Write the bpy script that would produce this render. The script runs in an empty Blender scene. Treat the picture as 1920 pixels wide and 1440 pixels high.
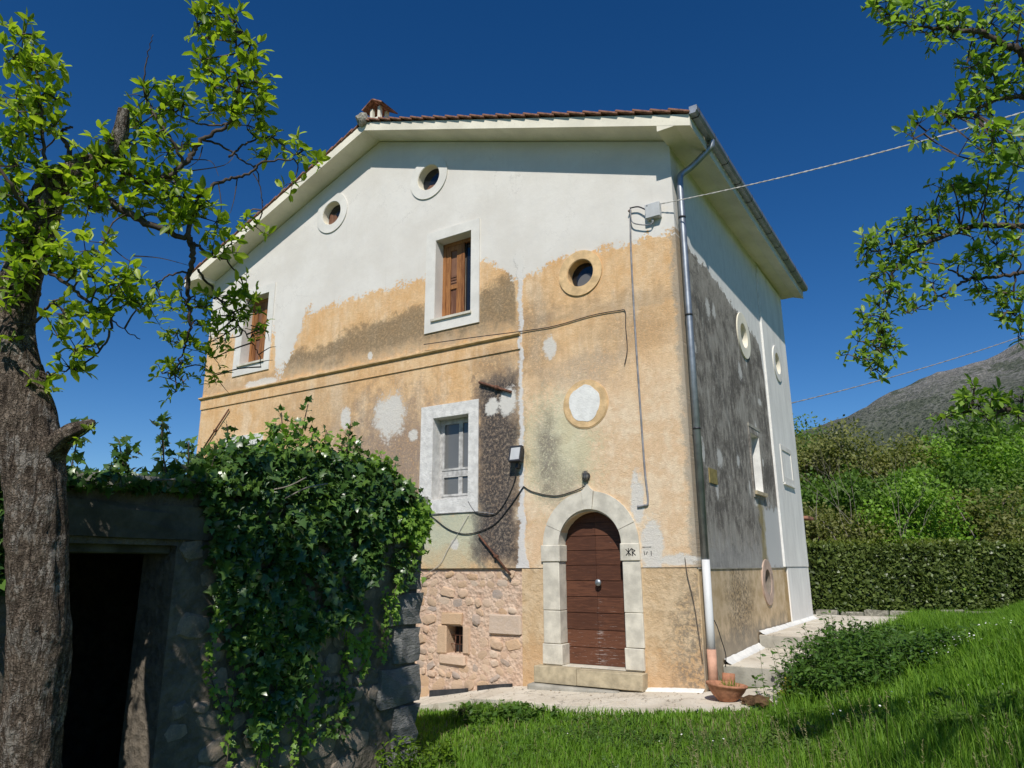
import bpy, bmesh, math, random
import numpy as np
from mathutils import Vector, Matrix, noise as mnoise
from mathutils.geometry import tessellate_polygon

scene = bpy.context.scene
R = math.radians
random.seed(7)
RNG = np.random.default_rng(11)

# ---------------------------------------------------------------- camera
cam_d = bpy.data.cameras.new('camera')
cam = bpy.data.objects.new('camera', cam_d)
scene.collection.objects.link(cam)
cam_d.sensor_width = 36.0
cam_d.sensor_fit = 'HORIZONTAL'
cam_d.lens = 25.036
cam_d.clip_start = 0.05
cam_d.clip_end = 9000
YAW, PITCH, ROLL = -0.56399867, 0.25280944, -0.00495986
_f = Vector((math.sin(YAW) * math.cos(PITCH), math.cos(YAW) * math.cos(PITCH), math.sin(PITCH)))
_r = Vector((math.cos(YAW), -math.sin(YAW), 0))
_u = _r.cross(_f)
_r2 = _r * math.cos(ROLL) + _u * math.sin(ROLL)
_u2 = -_r * math.sin(ROLL) + _u * math.cos(ROLL)
mw = Matrix((( _r2.x, _u2.x, -_f.x, 3.914), (_r2.y, _u2.y, -_f.y, -11.901), (_r2.z, _u2.z, -_f.z, 1.882), (0, 0, 0, 1)))
cam.matrix_world = mw
scene.camera = cam

# ---------------------------------------------------------------- sky and sun
SUN_TO = Vector((0.293, -0.619, 0.728)).normalized()
SUN_EL = math.asin(SUN_TO.z)
SUN_ROT = math.atan2(SUN_TO.x, SUN_TO.y)
world = bpy.data.worlds.new('World')
scene.world = world
world.use_nodes = True
wn = world.node_tree
bg = wn.nodes['Background']
sky = wn.nodes.new('ShaderNodeTexSky')
sky.sky_type = 'NISHITA'
sky.sun_disc = False
sky.sun_elevation = SUN_EL
sky.sun_rotation = SUN_ROT
sky.altitude = 800
sky.air_density = 1.0
sky.dust_density = 0.0
sky.ozone_density = 4.0
deep = wn.nodes.new('ShaderNodeGamma')          # clear mountain air: a deeper blue over the whole sky
deep.inputs['Gamma'].default_value = 1.12
rich = wn.nodes.new('ShaderNodeHueSaturation')
rich.inputs['Saturation'].default_value = 1.24
rich.inputs['Hue'].default_value = 0.504
wn.links.new(sky.outputs[0], deep.inputs['Color'])
wn.links.new(deep.outputs[0], rich.inputs['Color'])
wn.links.new(rich.outputs[0], bg.inputs['Color'])
bg.inputs['Strength'].default_value = 0.076
sun_d = bpy.data.lights.new('sun', 'SUN')
sun_d.energy = 4.6
sun_d.angle = R(0.53)
sun_d.color = (1.0, 0.955, 0.88)
sun = bpy.data.objects.new('sun', sun_d)
scene.collection.objects.link(sun)
sun.rotation_euler = SUN_TO.to_track_quat('Z', 'Y').to_euler()
sun.location = (10, -30, 40)
scene.view_settings.view_transform = 'Standard'
scene.view_settings.look = 'None'
scene.view_settings.exposure = 0.0
scene.view_settings.gamma = 1.0
scene.view_settings.use_curve_mapping = False
scene.cycles.max_bounces = 8
scene.cycles.transparent_max_bounces = 6
scene.cycles.caustics_reflective = False
scene.cycles.caustics_refractive = False

# ---------------------------------------------------------------- node helper
class S:
    """a shader socket with arithmetic"""
    def __init__(self, g, sock): self.g, self.s = g, sock
    def __add__(a, b): return a.g.m('ADD', a, b)
    def __radd__(a, b): return a.g.m('ADD', b, a)
    def __sub__(a, b): return a.g.m('SUBTRACT', a, b)
    def __rsub__(a, b): return a.g.m('SUBTRACT', b, a)
    def __mul__(a, b): return a.g.m('MULTIPLY', a, b)
    def __rmul__(a, b): return a.g.m('MULTIPLY', b, a)
    def __truediv__(a, b): return a.g.m('DIVIDE', a, b)
    def abs(a): return a.g.m('ABSOLUTE', a)

class Graph:
    def __init__(self, name, rough=0.8, spec=0.3):
        self.mat = bpy.data.materials.new(name)
        self.mat.use_nodes = True
        self.nt = self.mat.node_tree
        self.bsdf = self.nt.nodes['Principled BSDF']
        self.bsdf.inputs['Roughness'].default_value = rough
        self.bsdf.inputs['Specular IOR Level'].default_value = spec
        self.out = self.nt.nodes['Material Output']
    def n(self, t): return self.nt.nodes.new(t)
    def put(self, sock, v):
        if isinstance(v, S): self.nt.links.new(v.s, sock)
        elif v is not None:
            if isinstance(v, (tuple, list)) and len(v) == 3 and sock.type == 'RGBA': v = (*v, 1)
            sock.default_value = v
    def m(self, op, a, b=None, c=None):
        k = self.n('ShaderNodeMath'); k.operation = op
        self.put(k.inputs[0], a)
        if b is not None: self.put(k.inputs[1], b)
        if c is not None: self.put(k.inputs[2], c)
        return S(self, k.outputs[0])
    def mn(self, a, b): return self.m('MINIMUM', a, b)
    def mx(self, a, b): return self.m('MAXIMUM', a, b)
    def step(self, v, lo, hi, a=0.0, b=1.0):
        k = self.n('ShaderNodeMapRange'); k.interpolation_type = 'SMOOTHSTEP'
        self.put(k.inputs['Value'], v); self.put(k.inputs['From Min'], lo); self.put(k.inputs['From Max'], hi)
        self.put(k.inputs['To Min'], a); self.put(k.inputs['To Max'], b)
        return S(self, k.outputs[0])
    def pos(self):
        k = self.n('ShaderNodeNewGeometry'); return S(self, k.outputs['Position'])
    def obj(self):
        k = self.n('ShaderNodeTexCoord'); return S(self, k.outputs['Object'])
    def rnd(self):
        k = self.n('ShaderNodeObjectInfo'); return S(self, k.outputs['Random'])
    def island(self):
        k = self.n('ShaderNodeNewGeometry'); return S(self, k.outputs['Random Per Island'])
    def sep(self, v):
        k = self.n('ShaderNodeSeparateXYZ'); self.put(k.inputs[0], v); return [S(self, o) for o in k.outputs]
    def comb(self, x, y, z):
        k = self.n('ShaderNodeCombineXYZ')
        for i, v in enumerate((x, y, z)): self.put(k.inputs[i], v)
        return S(self, k.outputs[0])
    def map(self, v, scale=(1, 1, 1), loc=(0, 0, 0), rot=(0, 0, 0)):
        k = self.n('ShaderNodeMapping'); self.put(k.inputs[0], v)
        k.inputs['Scale'].default_value = scale; k.inputs['Location'].default_value = loc; k.inputs['Rotation'].default_value = rot
        return S(self, k.outputs[0])
    def noise(self, v, scale, detail=4, rough=0.55, dist=0.0):
        k = self.n('ShaderNodeTexNoise'); self.put(k.inputs['Vector'], v)
        k.inputs['Scale'].default_value = scale; k.inputs['Detail'].default_value = detail
        k.inputs['Roughness'].default_value = rough; k.inputs['Distortion'].default_value = dist
        return S(self, k.outputs['Fac'])
    def voro(self, v, scale, feature='F1', out='Distance'):
        k = self.n('ShaderNodeTexVoronoi'); k.feature = feature; self.put(k.inputs['Vector'], v)
        k.inputs['Scale'].default_value = scale
        return S(self, k.outputs[out])
    def mix(self, f, a, b, mode='MIX'):
        k = self.n('ShaderNodeMix'); k.data_type = 'RGBA'; k.blend_type = mode
        self.put(k.inputs[0], f); self.put(k.inputs[6], a); self.put(k.inputs[7], b)
        return S(self, k.outputs[2])
    def curve(self, v, pts, lo, hi):
        """piecewise linear pts [(x, y)] over x in [lo, hi], y returned in its own units"""
        ys = [p[1] for p in pts]; y0, y1 = min(ys) - .01, max(ys) + .01
        t = self.step_lin(v, lo, hi)
        k = self.n('ShaderNodeFloatCurve'); c = k.mapping.curves[0]
        P = [((p[0] - lo) / (hi - lo), (p[1] - y0) / (y1 - y0)) for p in pts]
        c.points[0].location = P[0]; c.points[1].location = P[-1]
        for p in P[1:-1]: c.points.new(*p)
        for p in c.points: p.handle_type = 'VECTOR'
        k.mapping.update()
        self.put(k.inputs['Value'], t)
        return S(self, k.outputs[0]) * (y1 - y0) + y0
    def step_lin(self, v, lo, hi):
        k = self.n('ShaderNodeMapRange'); self.put(k.inputs['Value'], v)
        k.inputs['From Min'].default_value = lo; k.inputs['From Max'].default_value = hi
        return S(self, k.outputs[0])
    def ramp(self, v, stops):
        k = self.n('ShaderNodeValToRGB'); self.put(k.inputs[0], v); e = k.color_ramp.elements
        while len(e) < len(stops): e.new(0.5)
        for q, (p, c) in zip(e, stops): q.position = p; q.color = (*c, 1)
        return S(self, k.outputs[0])
    def bump(self, h, strength=0.4, dist=0.02, prev=None):
        k = self.n('ShaderNodeBump'); self.put(k.inputs['Height'], h)
        k.inputs['Strength'].default_value = strength; k.inputs['Distance'].default_value = dist
        if prev is not None: self.put(k.inputs['Normal'], prev)
        return S(self, k.outputs[0])
    def done(self, color=None, rough=None, normal=None, metal=None):
        if color is not None: self.put(self.bsdf.inputs['Base Color'], color)
        if rough is not None: self.put(self.bsdf.inputs['Roughness'], rough)
        if normal is not None: self.put(self.bsdf.inputs['Normal'], normal)
        if metal is not None: self.put(self.bsdf.inputs['Metallic'], metal)
        return self.mat
    def ell(self, a, b, ca, cb, ra, rb, soft, wob):
        """soft ellipse or stain mask with a ragged outline"""
        u = (a - ca) / ra; v = (b - cb) / rb
        d = self.m('SQRT', u * u + v * v)
        return self.step(d + wob, 1.0 + soft, 1.0 - soft)
    def rect(self, a, b, a0, a1, b0, b1, soft, wob):
        u = ((a - (a0 + a1) / 2).abs() - (a1 - a0) / 2)
        v = ((b - (b0 + b1) / 2).abs() - (b1 - b0) / 2)
        return self.step(self.mx(u, v) + wob, soft, -soft)

MAT = {}
def simple(name, base, var=0.18, scale=6.0, rough=0.75, bump=0.25, bscale=40, bdist=0.01, spec=0.3, metal=None, streak=None):
    g = Graph(name, rough, spec); p = g.obj()
    n1 = g.noise(p, scale, 6, 0.6); n2 = g.noise(p, bscale, 5, 0.6)
    if streak: n1 = g.noise(g.map(p, streak), scale, 6, 0.65)
    lo = tuple(c * (1 - var * 1.6) for c in base); hi = tuple(min(1, c * (1 + var * 1.3)) for c in base)
    c = g.mix(g.step(n1, 0.3, 0.7), lo, hi)
    c = g.mix(g.step(n2, 0.55, 0.75) * 0.35, c, tuple(x * 0.6 for x in base))
    MAT[name] = g.done(c, normal=g.bump(n2 + n1 * 0.6, bump, bdist) if bump else None, metal=metal)
    return MAT[name]

# ---------------------------------------------------------------- object helpers
COL = scene.collection
def link(name, mesh, mat=None, parent=None, smooth=False):
    o = bpy.data.objects.new(name, mesh); COL.objects.link(o)
    if mat is not None and not mesh.materials: mesh.materials.append(mat if not isinstance(mat, str) else MAT[mat])
    if parent is not None: o.parent = parent
    if smooth: mesh.polygons.foreach_set('use_smooth', [True] * len(mesh.polygons))
    return o
def tag(o, label=None, cat=None, group=None, kind=None):
    if label: o['label'] = label
    if cat: o['category'] = cat
    if group: o['group'] = group
    if kind: o['kind'] = kind
    return o
def empty(name, loc, label, cat, group=None):
    o = bpy.data.objects.new(name, None); COL.objects.link(o); o.location = loc
    return tag(o, label, cat, group)
def pyd(name, V, F):
    me = bpy.data.meshes.new(name); me.from_pydata([tuple(v) for v in V], [], F); me.update(); return me
def box_mesh(name, lo, hi, bev=0.0, jit=0.0, seed=0):
    bm = bmesh.new(); bmesh.ops.create_cube(bm, size=1)
    for v in bm.verts:
        v.co = Vector(((lo[i] + hi[i]) / 2 + v.co[i] * (hi[i] - lo[i]) for i in range(3)))
    if bev: bmesh.ops.bevel(bm, geom=bm.edges[:], offset=bev, segments=1, affect='EDGES', profile=0.5)
    if jit:
        rr = random.Random(seed)
        for v in bm.verts: v.co += Vector((rr.uniform(-jit, jit) for _ in range(3)))
    me = bpy.data.meshes.new(name); bm.to_mesh(me); bm.free(); return me
def box(name, lo, hi, mat, parent=None, bev=0.0, jit=0.0, seed=0):
    return link(name, box_mesh(name, lo, hi, bev, jit, seed), mat, parent)
def tube_mesh(name, pts, rad, seg=8, cap=True, closed=False):
    pts = [Vector(p) for p in pts]
    rad = [rad] * len(pts) if not hasattr(rad, '__len__') else rad
    V, F = [], []; up = None
    for i, p in enumerate(pts):
        d = (pts[min(i + 1, len(pts) - 1)] - pts[max(i - 1, 0)])
        d = d.normalized() if d.length > 1e-9 else Vector((0, 0, 1))
        if up is None: up = d.orthogonal().normalized()
        up = (up - d * up.dot(d)); up = up.normalized() if up.length > 1e-6 else d.orthogonal().normalized()
        w = d.cross(up)
        for k in range(seg):
            a = 2 * math.pi * k / seg
            V.append(p + (up * math.cos(a) + w * math.sin(a)) * rad[i])
    for i in range(len(pts) - 1):
        for k in range(seg):
            F.append((i * seg + k, i * seg + (k + 1) % seg, (i + 1) * seg + (k + 1) % seg, (i + 1) * seg + k))
    if cap:
        F.append(tuple(reversed(range(seg)))); F.append(tuple(range((len(pts) - 1) * seg, len(pts) * seg)))
    return pyd(name, V, F)
def tube(name, pts, rad, mat, parent=None, seg=8):
    return link(name, tube_mesh(name, pts, rad, seg), mat, parent, smooth=True)
def smooth_path(pts, n=6):
    """Catmull-Rom through the points"""
    P = [Vector(p) for p in pts]; out = []
    for i in range(len(P) - 1):
        a, b, c, d = P[max(i - 1, 0)], P[i], P[i + 1], P[min(i + 2, len(P) - 1)]
        for k in range(n):
            t = k / n
            out.append(0.5 * ((2 * b) + (c - a) * t + (2 * a - 5 * b + 4 * c - d) * t * t + (3 * b - a - 3 * c + d) * t ** 3))
    out.append(P[-1]); return out
def plate(name, outer, holes, to3, depth_vec, mat, parent=None):
    """flat plate cut by holes and extruded by depth_vec: outline in 2D, to3 maps (a, b) to a point"""
    loops = [outer] + holes
    flat = [to3(*p) for lp in loops for p in lp]
    tris = tessellate_polygon([[Vector((p[0], p[1], 0)) for p in lp] for lp in loops])
    n = len(flat); dv = Vector(depth_vec)
    V = [Vector(p) for p in flat] + [Vector(p) + dv for p in flat]
    F = [tuple(t) for t in tris] + [tuple(i + n for i in reversed(t)) for t in tris]
    k = 0
    for lp in loops:
        m = len(lp)
        for i in range(m): F.append((k + i, k + (i + 1) % m, n + k + (i + 1) % m, n + k + i))
        k += m
    me = pyd(name, V, F)
    bm = bmesh.new(); bm.from_mesh(me); bmesh.ops.recalc_face_normals(bm, faces=bm.faces[:]); bm.to_mesh(me); bm.free()
    return link(name, me, mat, parent)
def rect2(a0, a1, b0, b1): return [(a0, b0), (a1, b0), (a1, b1), (a0, b1)]
def circ2(ca, cb, r, n=40): return [(ca + r * math.cos(2 * math.pi * k / n), cb + r * math.sin(2 * math.pi * k / n)) for k in range(n)]
def ring(name, ca, cb, ro, ri, to3, dv, mat, parent, n=48):
    return plate(name, circ2(ca, cb, ro, n), [circ2(ca, cb, ri, n)], to3, dv, mat, parent)
FRONT = lambda off=0.0: (lambda a, b: (a, off, b))     # a = x, b = z on the gable wall
SIDE = lambda off=0.0: (lambda a, b: (off, a, b))      # a = y, b = z on the long wall

def np_mesh(name, V, F, mat, parent=None, smooth=False):
    """fast mesh from numpy arrays, F all of one polygon size"""
    me = bpy.data.meshes.new(name); k = F.shape[1]
    me.vertices.add(len(V)); me.vertices.foreach_set('co', np.ascontiguousarray(V, dtype=np.float32).ravel())
    me.loops.add(F.size); me.loops.foreach_set('vertex_index', np.ascontiguousarray(F, dtype=np.int32).ravel())
    me.polygons.add(len(F))
    me.polygons.foreach_set('loop_start', np.arange(0, F.size, k, dtype=np.int32))
    if smooth: me.polygons.foreach_set('use_smooth', np.ones(len(F), dtype=bool))
    me.update(calc_edges=True)
    return link(name, me, mat, parent)
def unit(a): return a / np.maximum(np.linalg.norm(a, axis=-1, keepdims=True), 1e-9)
# leaf outlines: rows (along, across, up) ; triangles
LEAF_OVAL = (np.array([(0, 0, 0), (.35, .21, .06), (.35, -.21, .06), (.45, 0, -.02), (.75, .17, .0), (.75, -.17, .0), (1, 0, -.14)]),
             np.array([(0, 3, 1), (0, 2, 3), (1, 3, 4), (3, 2, 5), (3, 6, 4), (3, 5, 6)]))
LEAF_IVY = (np.array([(0, 0, 0), (.1, .42, -.03), (.45, .22, .03), (.5, .5, -.06), (.62, .2, .02), (1, 0, -.08), (.62, -.2, .02), (.5, -.5, -.06), (.45, -.22, .03), (.1, -.42, -.03)]),
            np.array([(0, 2, 1), (2, 4, 3), (0, 4, 2), (0, 6, 4), (4, 6, 5), (0, 8, 6), (8, 7, 6), (0, 9, 8)]))
LEAF_QUAD = (np.array([(0, 0, 0), (.5, .3, .06), (.5, -.3, .06), (1, 0, -.08)]), np.array([(0, 2, 1), (2, 3, 1)]))
def leaves(name, P, D, Nn, size, shape, mat, parent=None):
    """one leaf per row: base point P, direction D, normal Nn, length size"""
    T, tri = shape; D = unit(D); B = unit(np.cross(Nn, D)); Nn = np.cross(D, B)
    sz = np.asarray(size)[:, None, None]
    V = P[:, None, :] + sz * (T[None, :, 0:1] * D[:, None, :] + T[None, :, 1:2] * B[:, None, :] + T[None, :, 2:3] * Nn[:, None, :])
    F = (tri[None] + (np.arange(len(P)) * len(T))[:, None, None]).reshape(-1, 3)
    return np_mesh(name, V.reshape(-1, 3), F, mat, parent)
def leaf_mat(name, cols, trans=0.45, rough=0.45, spec=0.4, nscale=1.5):
    """leaf colour from the leaf's own random value; light also passes through the leaf"""
    g = Graph(name, rough, spec); r = g.island(); k = len(cols)
    n = g.noise(g.pos(), nscale, 3)
    c = g.ramp(g.step_lin(r * 0.65 + n * 0.7 - 0.18, 0.0, 1.0), [(i / (k - 1), cc) for i, cc in enumerate(cols)])
    g.put(g.bsdf.inputs['Base Color'], c)
    tr = g.n('ShaderNodeBsdfTranslucent'); g.put(tr.inputs['Color'], g.mix(1.0, c, (1.35, 1.45, 0.55), 'MULTIPLY'))
    mx = g.n('ShaderNodeMixShader'); mx.inputs[0].default_value = trans
    g.nt.links.new(g.bsdf.outputs[0], mx.inputs[1]); g.nt.links.new(tr.outputs[0], mx.inputs[2]); g.nt.links.new(mx.outputs[0], g.out.inputs['Surface'])
    MAT[name] = g.mat; return g.mat
def rdir(n): return unit(RNG.normal(size=(n, 3)))
# ================================================================ materials of the house
def plaster_front():
    g = Graph('gable_plaster', 0.9, 0.15); p = g.pos(); x, y, z = g.sep(p)
    q = g.comb(x, 0.0, z)
    big = g.noise(q, 0.7, 5, 0.6); mid = g.noise(q, 3.2, 6, 0.65); fine = g.noise(q, 16, 6, 0.7); grit = g.noise(q, 70, 3, 0.7)
    streak = g.noise(g.comb(x * 5.0, 0.0, z * 0.55), 1.6, 6, 0.65)
    w1 = (mid - 0.5) * 2.6; w2 = (fine - 0.5) * 2.4; wob = (w1 + w2) * 0.8
    pit = g.voro(q, 30.0)
    # ochre distemper
    c = g.mix(g.step(big * 0.5 + mid * 0.5, 0.36, 0.64), (0.78, 0.46, 0.205), (0.86, 0.60, 0.345))
    wash = g.step(g.noise(g.comb(x * 1.6, 0.0, z * 0.7), 0.9, 6, 0.65), 0.48, 0.66)
    c = g.mix(wash * 0.6, c, (0.88, 0.70, 0.49))
    c = g.mix(g.step(streak, 0.45, 0.75) * 0.5, c, (0.60, 0.34, 0.14))
    # paler, sandier lower right
    pale = g.step(x + w1 * 0.8, -3.7, -3.2) * g.step(z + w1, 6.4, 4.6)
    c = g.mix(pale * 0.8, c, g.mix(g.step(mid + (big - 0.5) * 0.6, 0.42, 0.6), (0.83, 0.61, 0.40), (0.90, 0.74, 0.54)))
    mott = g.step(g.noise(q, 9, 6, 0.7), 0.42, 0.62)
    c = g.mix((1 - mott) * 0.22, c, (0.50, 0.31, 0.15))
    c = g.mix(g.step(grit, 0.575, 0.66) * 0.75, c, (0.84, 0.71, 0.53))
    c = g.mix(g.step(pit, 0.16, 0.05) * g.step(fine, 0.40, 0.62) * 0.85, c, (0.84, 0.76, 0.62))
    c = g.mix(g.step(grit, 0.42, 0.30) * 0.42, c, (0.36, 0.23, 0.13))
    brk = g.step(fine + (grit - 0.5) * 0.8, 0.36, 0.52)           # stains break up on the coarse grain
    # stains: weathered grey band below the white coat
    top = g.curve(x, [(-14, 6.9), (-10.9, 6.9), (-10.3, 7.35), (-9.2, 7.25), (-8.3, 7.55), (-6.0, 7.7), (-4.4, 7.7), (-3.6, 7.95), (-3.4, 6.9), (0, 6.6)], -14, 0)
    band = g.step(z - top + w1 * 0.35 + w2 * 0.25, 0.12, -0.12) * g.step(z + w1 * 0.45, 6.65, 7.05) * g.step(x, -10.9, -10.4) * g.step(x, -3.45, -3.55)
    c = g.mix(band * (0.45 + brk * 0.4), c, (0.215, 0.165, 0.105))
    thin = g.step(z + w1 * 0.3, 6.55, 6.7) * g.step(z + w1 * 0.5, 7.1, 6.75)
    c = g.mix(thin * 0.35, c, (0.30, 0.25, 0.19))
    # mauve grey damp on the middle left
    c = g.mix(g.ell(x, z, -6.9, 3.9, 1.9, 1.7, 0.5, wob) * (0.35 + brk * 0.45), c, (0.25, 0.205, 0.185))
    c = g.mix(g.ell(x, z, -9.3, 5.6, 1.8, 0.8, 0.4, wob) * 0.35 * brk, c, (0.36, 0.27, 0.19))
    # green algae
    c = g.mix(g.rect(x, z, -6.3, -4.3, 1.9, 3.05, 0.25, w1 * 0.5) * 0.75, c, (0.53, 0.60, 0.46))
    c = g.mix(g.ell(x, z, -2.6, 4.1, 0.8, 1.0, 0.5, wob) * 0.55, c, (0.58, 0.63, 0.43))
    c = g.mix(g.ell(x, z, -5.2, 2.0, 0.8, 0.35, 0.4, wob) * 0.5, c, (0.62, 0.45, 0.25))
    # soot black stain beside the lower window and its ghost past the seam
    soot = g.rect(x, z, -4.5, -3.47, 1.95, 5.75, 0.22, w1 * 0.30 + w2 * 0.26)
    c = g.mix(soot * 0.6, c, (0.22, 0.195, 0.18))
    c = g.mix(soot * (0.30 + brk * 0.68), c, (0.045, 0.040, 0.041))
    c = g.mix(soot * g.step(grit, 0.54, 0.66) * 0.65, c, (0.42, 0.38, 0.33))
    c = g.mix(g.ell(x, z, -4.0, 6.0, 0.6, 0.35, 0.5, wob) * 0.5 * brk, c, (0.16, 0.13, 0.11))
    c = g.mix(g.ell(x, z, -2.83, 4.05, 0.26, 0.75, 0.6, wob) * 0.75 * brk, c, (0.18, 0.155, 0.14))
    c = g.mix(g.ell(x, z, -2.5, 3.4, 0.35, 0.5, 0.6, wob) * 0.5 * brk, c, (0.22, 0.19, 0.16))
    c = g.mix(g.ell(x, z, -3.0, 6.4, 0.4, 1.0, 0.5, wob) * 0.5 * brk, c, (0.26, 0.19, 0.13))
    c = g.mix(g.ell(x, z, -1.0, 6.2, 0.9, 0.45, 0.6, wob) * 0.45 * brk, c, (0.32, 0.23, 0.15))
    c = g.mix(g.ell(x, z, -1.95, 5.55, 0.8, 0.35, 0.5, wob) * 0.5 * brk, c, (0.40, 0.33, 0.26))
    # grey worn strip down the near corner
    c = g.mix(g.step(x + w1 * 0.16 + w2 * 0.1, -0.16, -0.02) * 0.75, c, (0.35, 0.31, 0.25))
    # patches of bare lime
    for (ca, cb, ra, rb) in ((-6.9, 5.24, 0.43, 0.52), (-6.2, 4.72, 0.12, 0.13), (-8.3, 5.35, 0.16, 0.26), (-2.72, 6.18, 0.13, 0.26), (-1.0, 3.05, 0.13, 0.42),
                             (-0.78, 2.2, 0.20, 0.55), (-5.0, 2.35, 0.10, 0.10), (-7.6, 6.78, 0.07, 0.10), (-11.5, 6.67, 0.7, 0.1), (-0.35, 2.0, 0.35, 0.10), (-3.7, 5.15, 0.2, 0.3), (-4.1, 5.1, 0.15, 0.18)):
        c = g.mix(g.ell(x, z, ca, cb, ra, rb, 0.22, w1 * 0.75 + w2 * 0.5 + (grit - 0.5) * 0.35) * 0.9, c, (0.72, 0.69, 0.63))
    # white filled crack
    sw = g.curve(z, [(1.88, 0.13), (2.5, 0.07), (3.8, 0.05), (4.4, 0.045), (6, 0.04), (7.4, 0.045), (8.2, 0.10)], 1.88, 8.2)
    seam = g.step((x + 3.40 + w1 * 0.10).abs() - sw + w2 * 0.07, 0.02, -0.02) * g.step(z, 8.6, 8.1)
    c = g.mix(seam * 0.92, c, (0.72, 0.70, 0.67))
    # the new white coat above
    bd = g.curve(x, [(-14, 8.45), (-12.75, 8.2), (-11.1, 8.0), (-11.0, 6.95), (-10.65, 6.9), (-10.3, 7.5), (-9.95, 8.3), (-8.5, 8.38), (-6, 8.4), (-4.3, 8.42), (-3.9, 8.15), (-3.55, 7.75), (-3.3, 7.8), (-2.4, 7.98), (0, 7.97)], -14, 0)
    white = g.step(z - bd + w1 * 0.30 + w2 * 0.30 + g.step(x, -9.4, -10.2) * (w1 * 0.4 + w2 * 0.35) + (g.noise(g.comb(x * 14.0, 0.0, z * 2.0), 1.5, 3) - 0.5) * 0.16, -0.03, 0.03)
    wc = g.mix(g.step(big, 0.35, 0.65), (0.66, 0.63, 0.575), (0.73, 0.705, 0.655))
    wc = g.mix(g.step(mid, 0.5, 0.7) * 0.25, wc, (0.60, 0.585, 0.56))
    crk = g.step(g.voro(g.comb(x + w1 * 0.5, 0.0, z + w2 * 0.2), 0.75, 'DISTANCE_TO_EDGE'), 0.006, 0.0) * g.step(big, 0.46, 0.56)
    wc = g.mix(crk * 0.5, wc, (0.38, 0.36, 0.33))
    drip = g.step(g.noise(g.comb(x * 7.0, 0.0, z * 0.35), 1.5, 6, 0.7), 0.55, 0.75)
    wc = g.mix(drip * 0.22, wc, (0.47, 0.45, 0.41))
    c = g.mix(white * 0.97, c, wc)
    h = grit * 0.5 + fine * 0.55 + g.step(pit, 0.0, 0.3) * 0.25
    rough_h = h * (1 - white * 0.88)
    b = g.bump(rough_h, 1.0, 0.03); b = g.bump(mid * 0.35 + big * 0.6 + white * 0.8 + seam * 0.6 - soot * brk * 0.15, 0.45, 0.035, b)
    MAT['gable_plaster'] = g.done(c, normal=b)

def plaster_plinth():
    g = Graph('plinth_plaster', 0.92, 0.12); p = g.pos(); x, y, z = g.sep(p)
    mid = g.noise(p, 3.0, 6, 0.65); fine = g.noise(p, 15, 6, 0.7); grit = g.noise(p, 60, 4, 0.7)
    wob = (mid - 0.5) * 2.2 + (fine - 0.5) * 2.0
    c = g.mix(g.step(mid, 0.35, 0.65), (0.60, 0.42, 0.24), (0.70, 0.53, 0.34))
    c = g.mix(g.step(grit, 0.58, 0.7) * 0.4, c, (0.78, 0.66, 0.5))
    c = g.mix(g.step(z + wob * 0.4, 0.75, 0.15) * 0.45, c, (0.55, 0.30, 0.13))
    c = g.mix(g.ell(x, z, -0.05, 0.6, 0.55, 1.3, 0.5, wob) * g.step(fine, 0.4, 0.6) * 0.75, c, (0.20, 0.175, 0.14))
    c = g.mix(g.step(g.voro(p, 7), 0.18, 0.05) * g.step(fine, 0.5, 0.6) * 0.6, c, (0.28, 0.2, 0.13))
    h = grit * 0.4 + fine * 0.7 + g.step(mid, 0.35, 0.6) * 0.5
    MAT['plinth_plaster'] = g.done(c, normal=g.bump(h, 0.8, 0.03))

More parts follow.
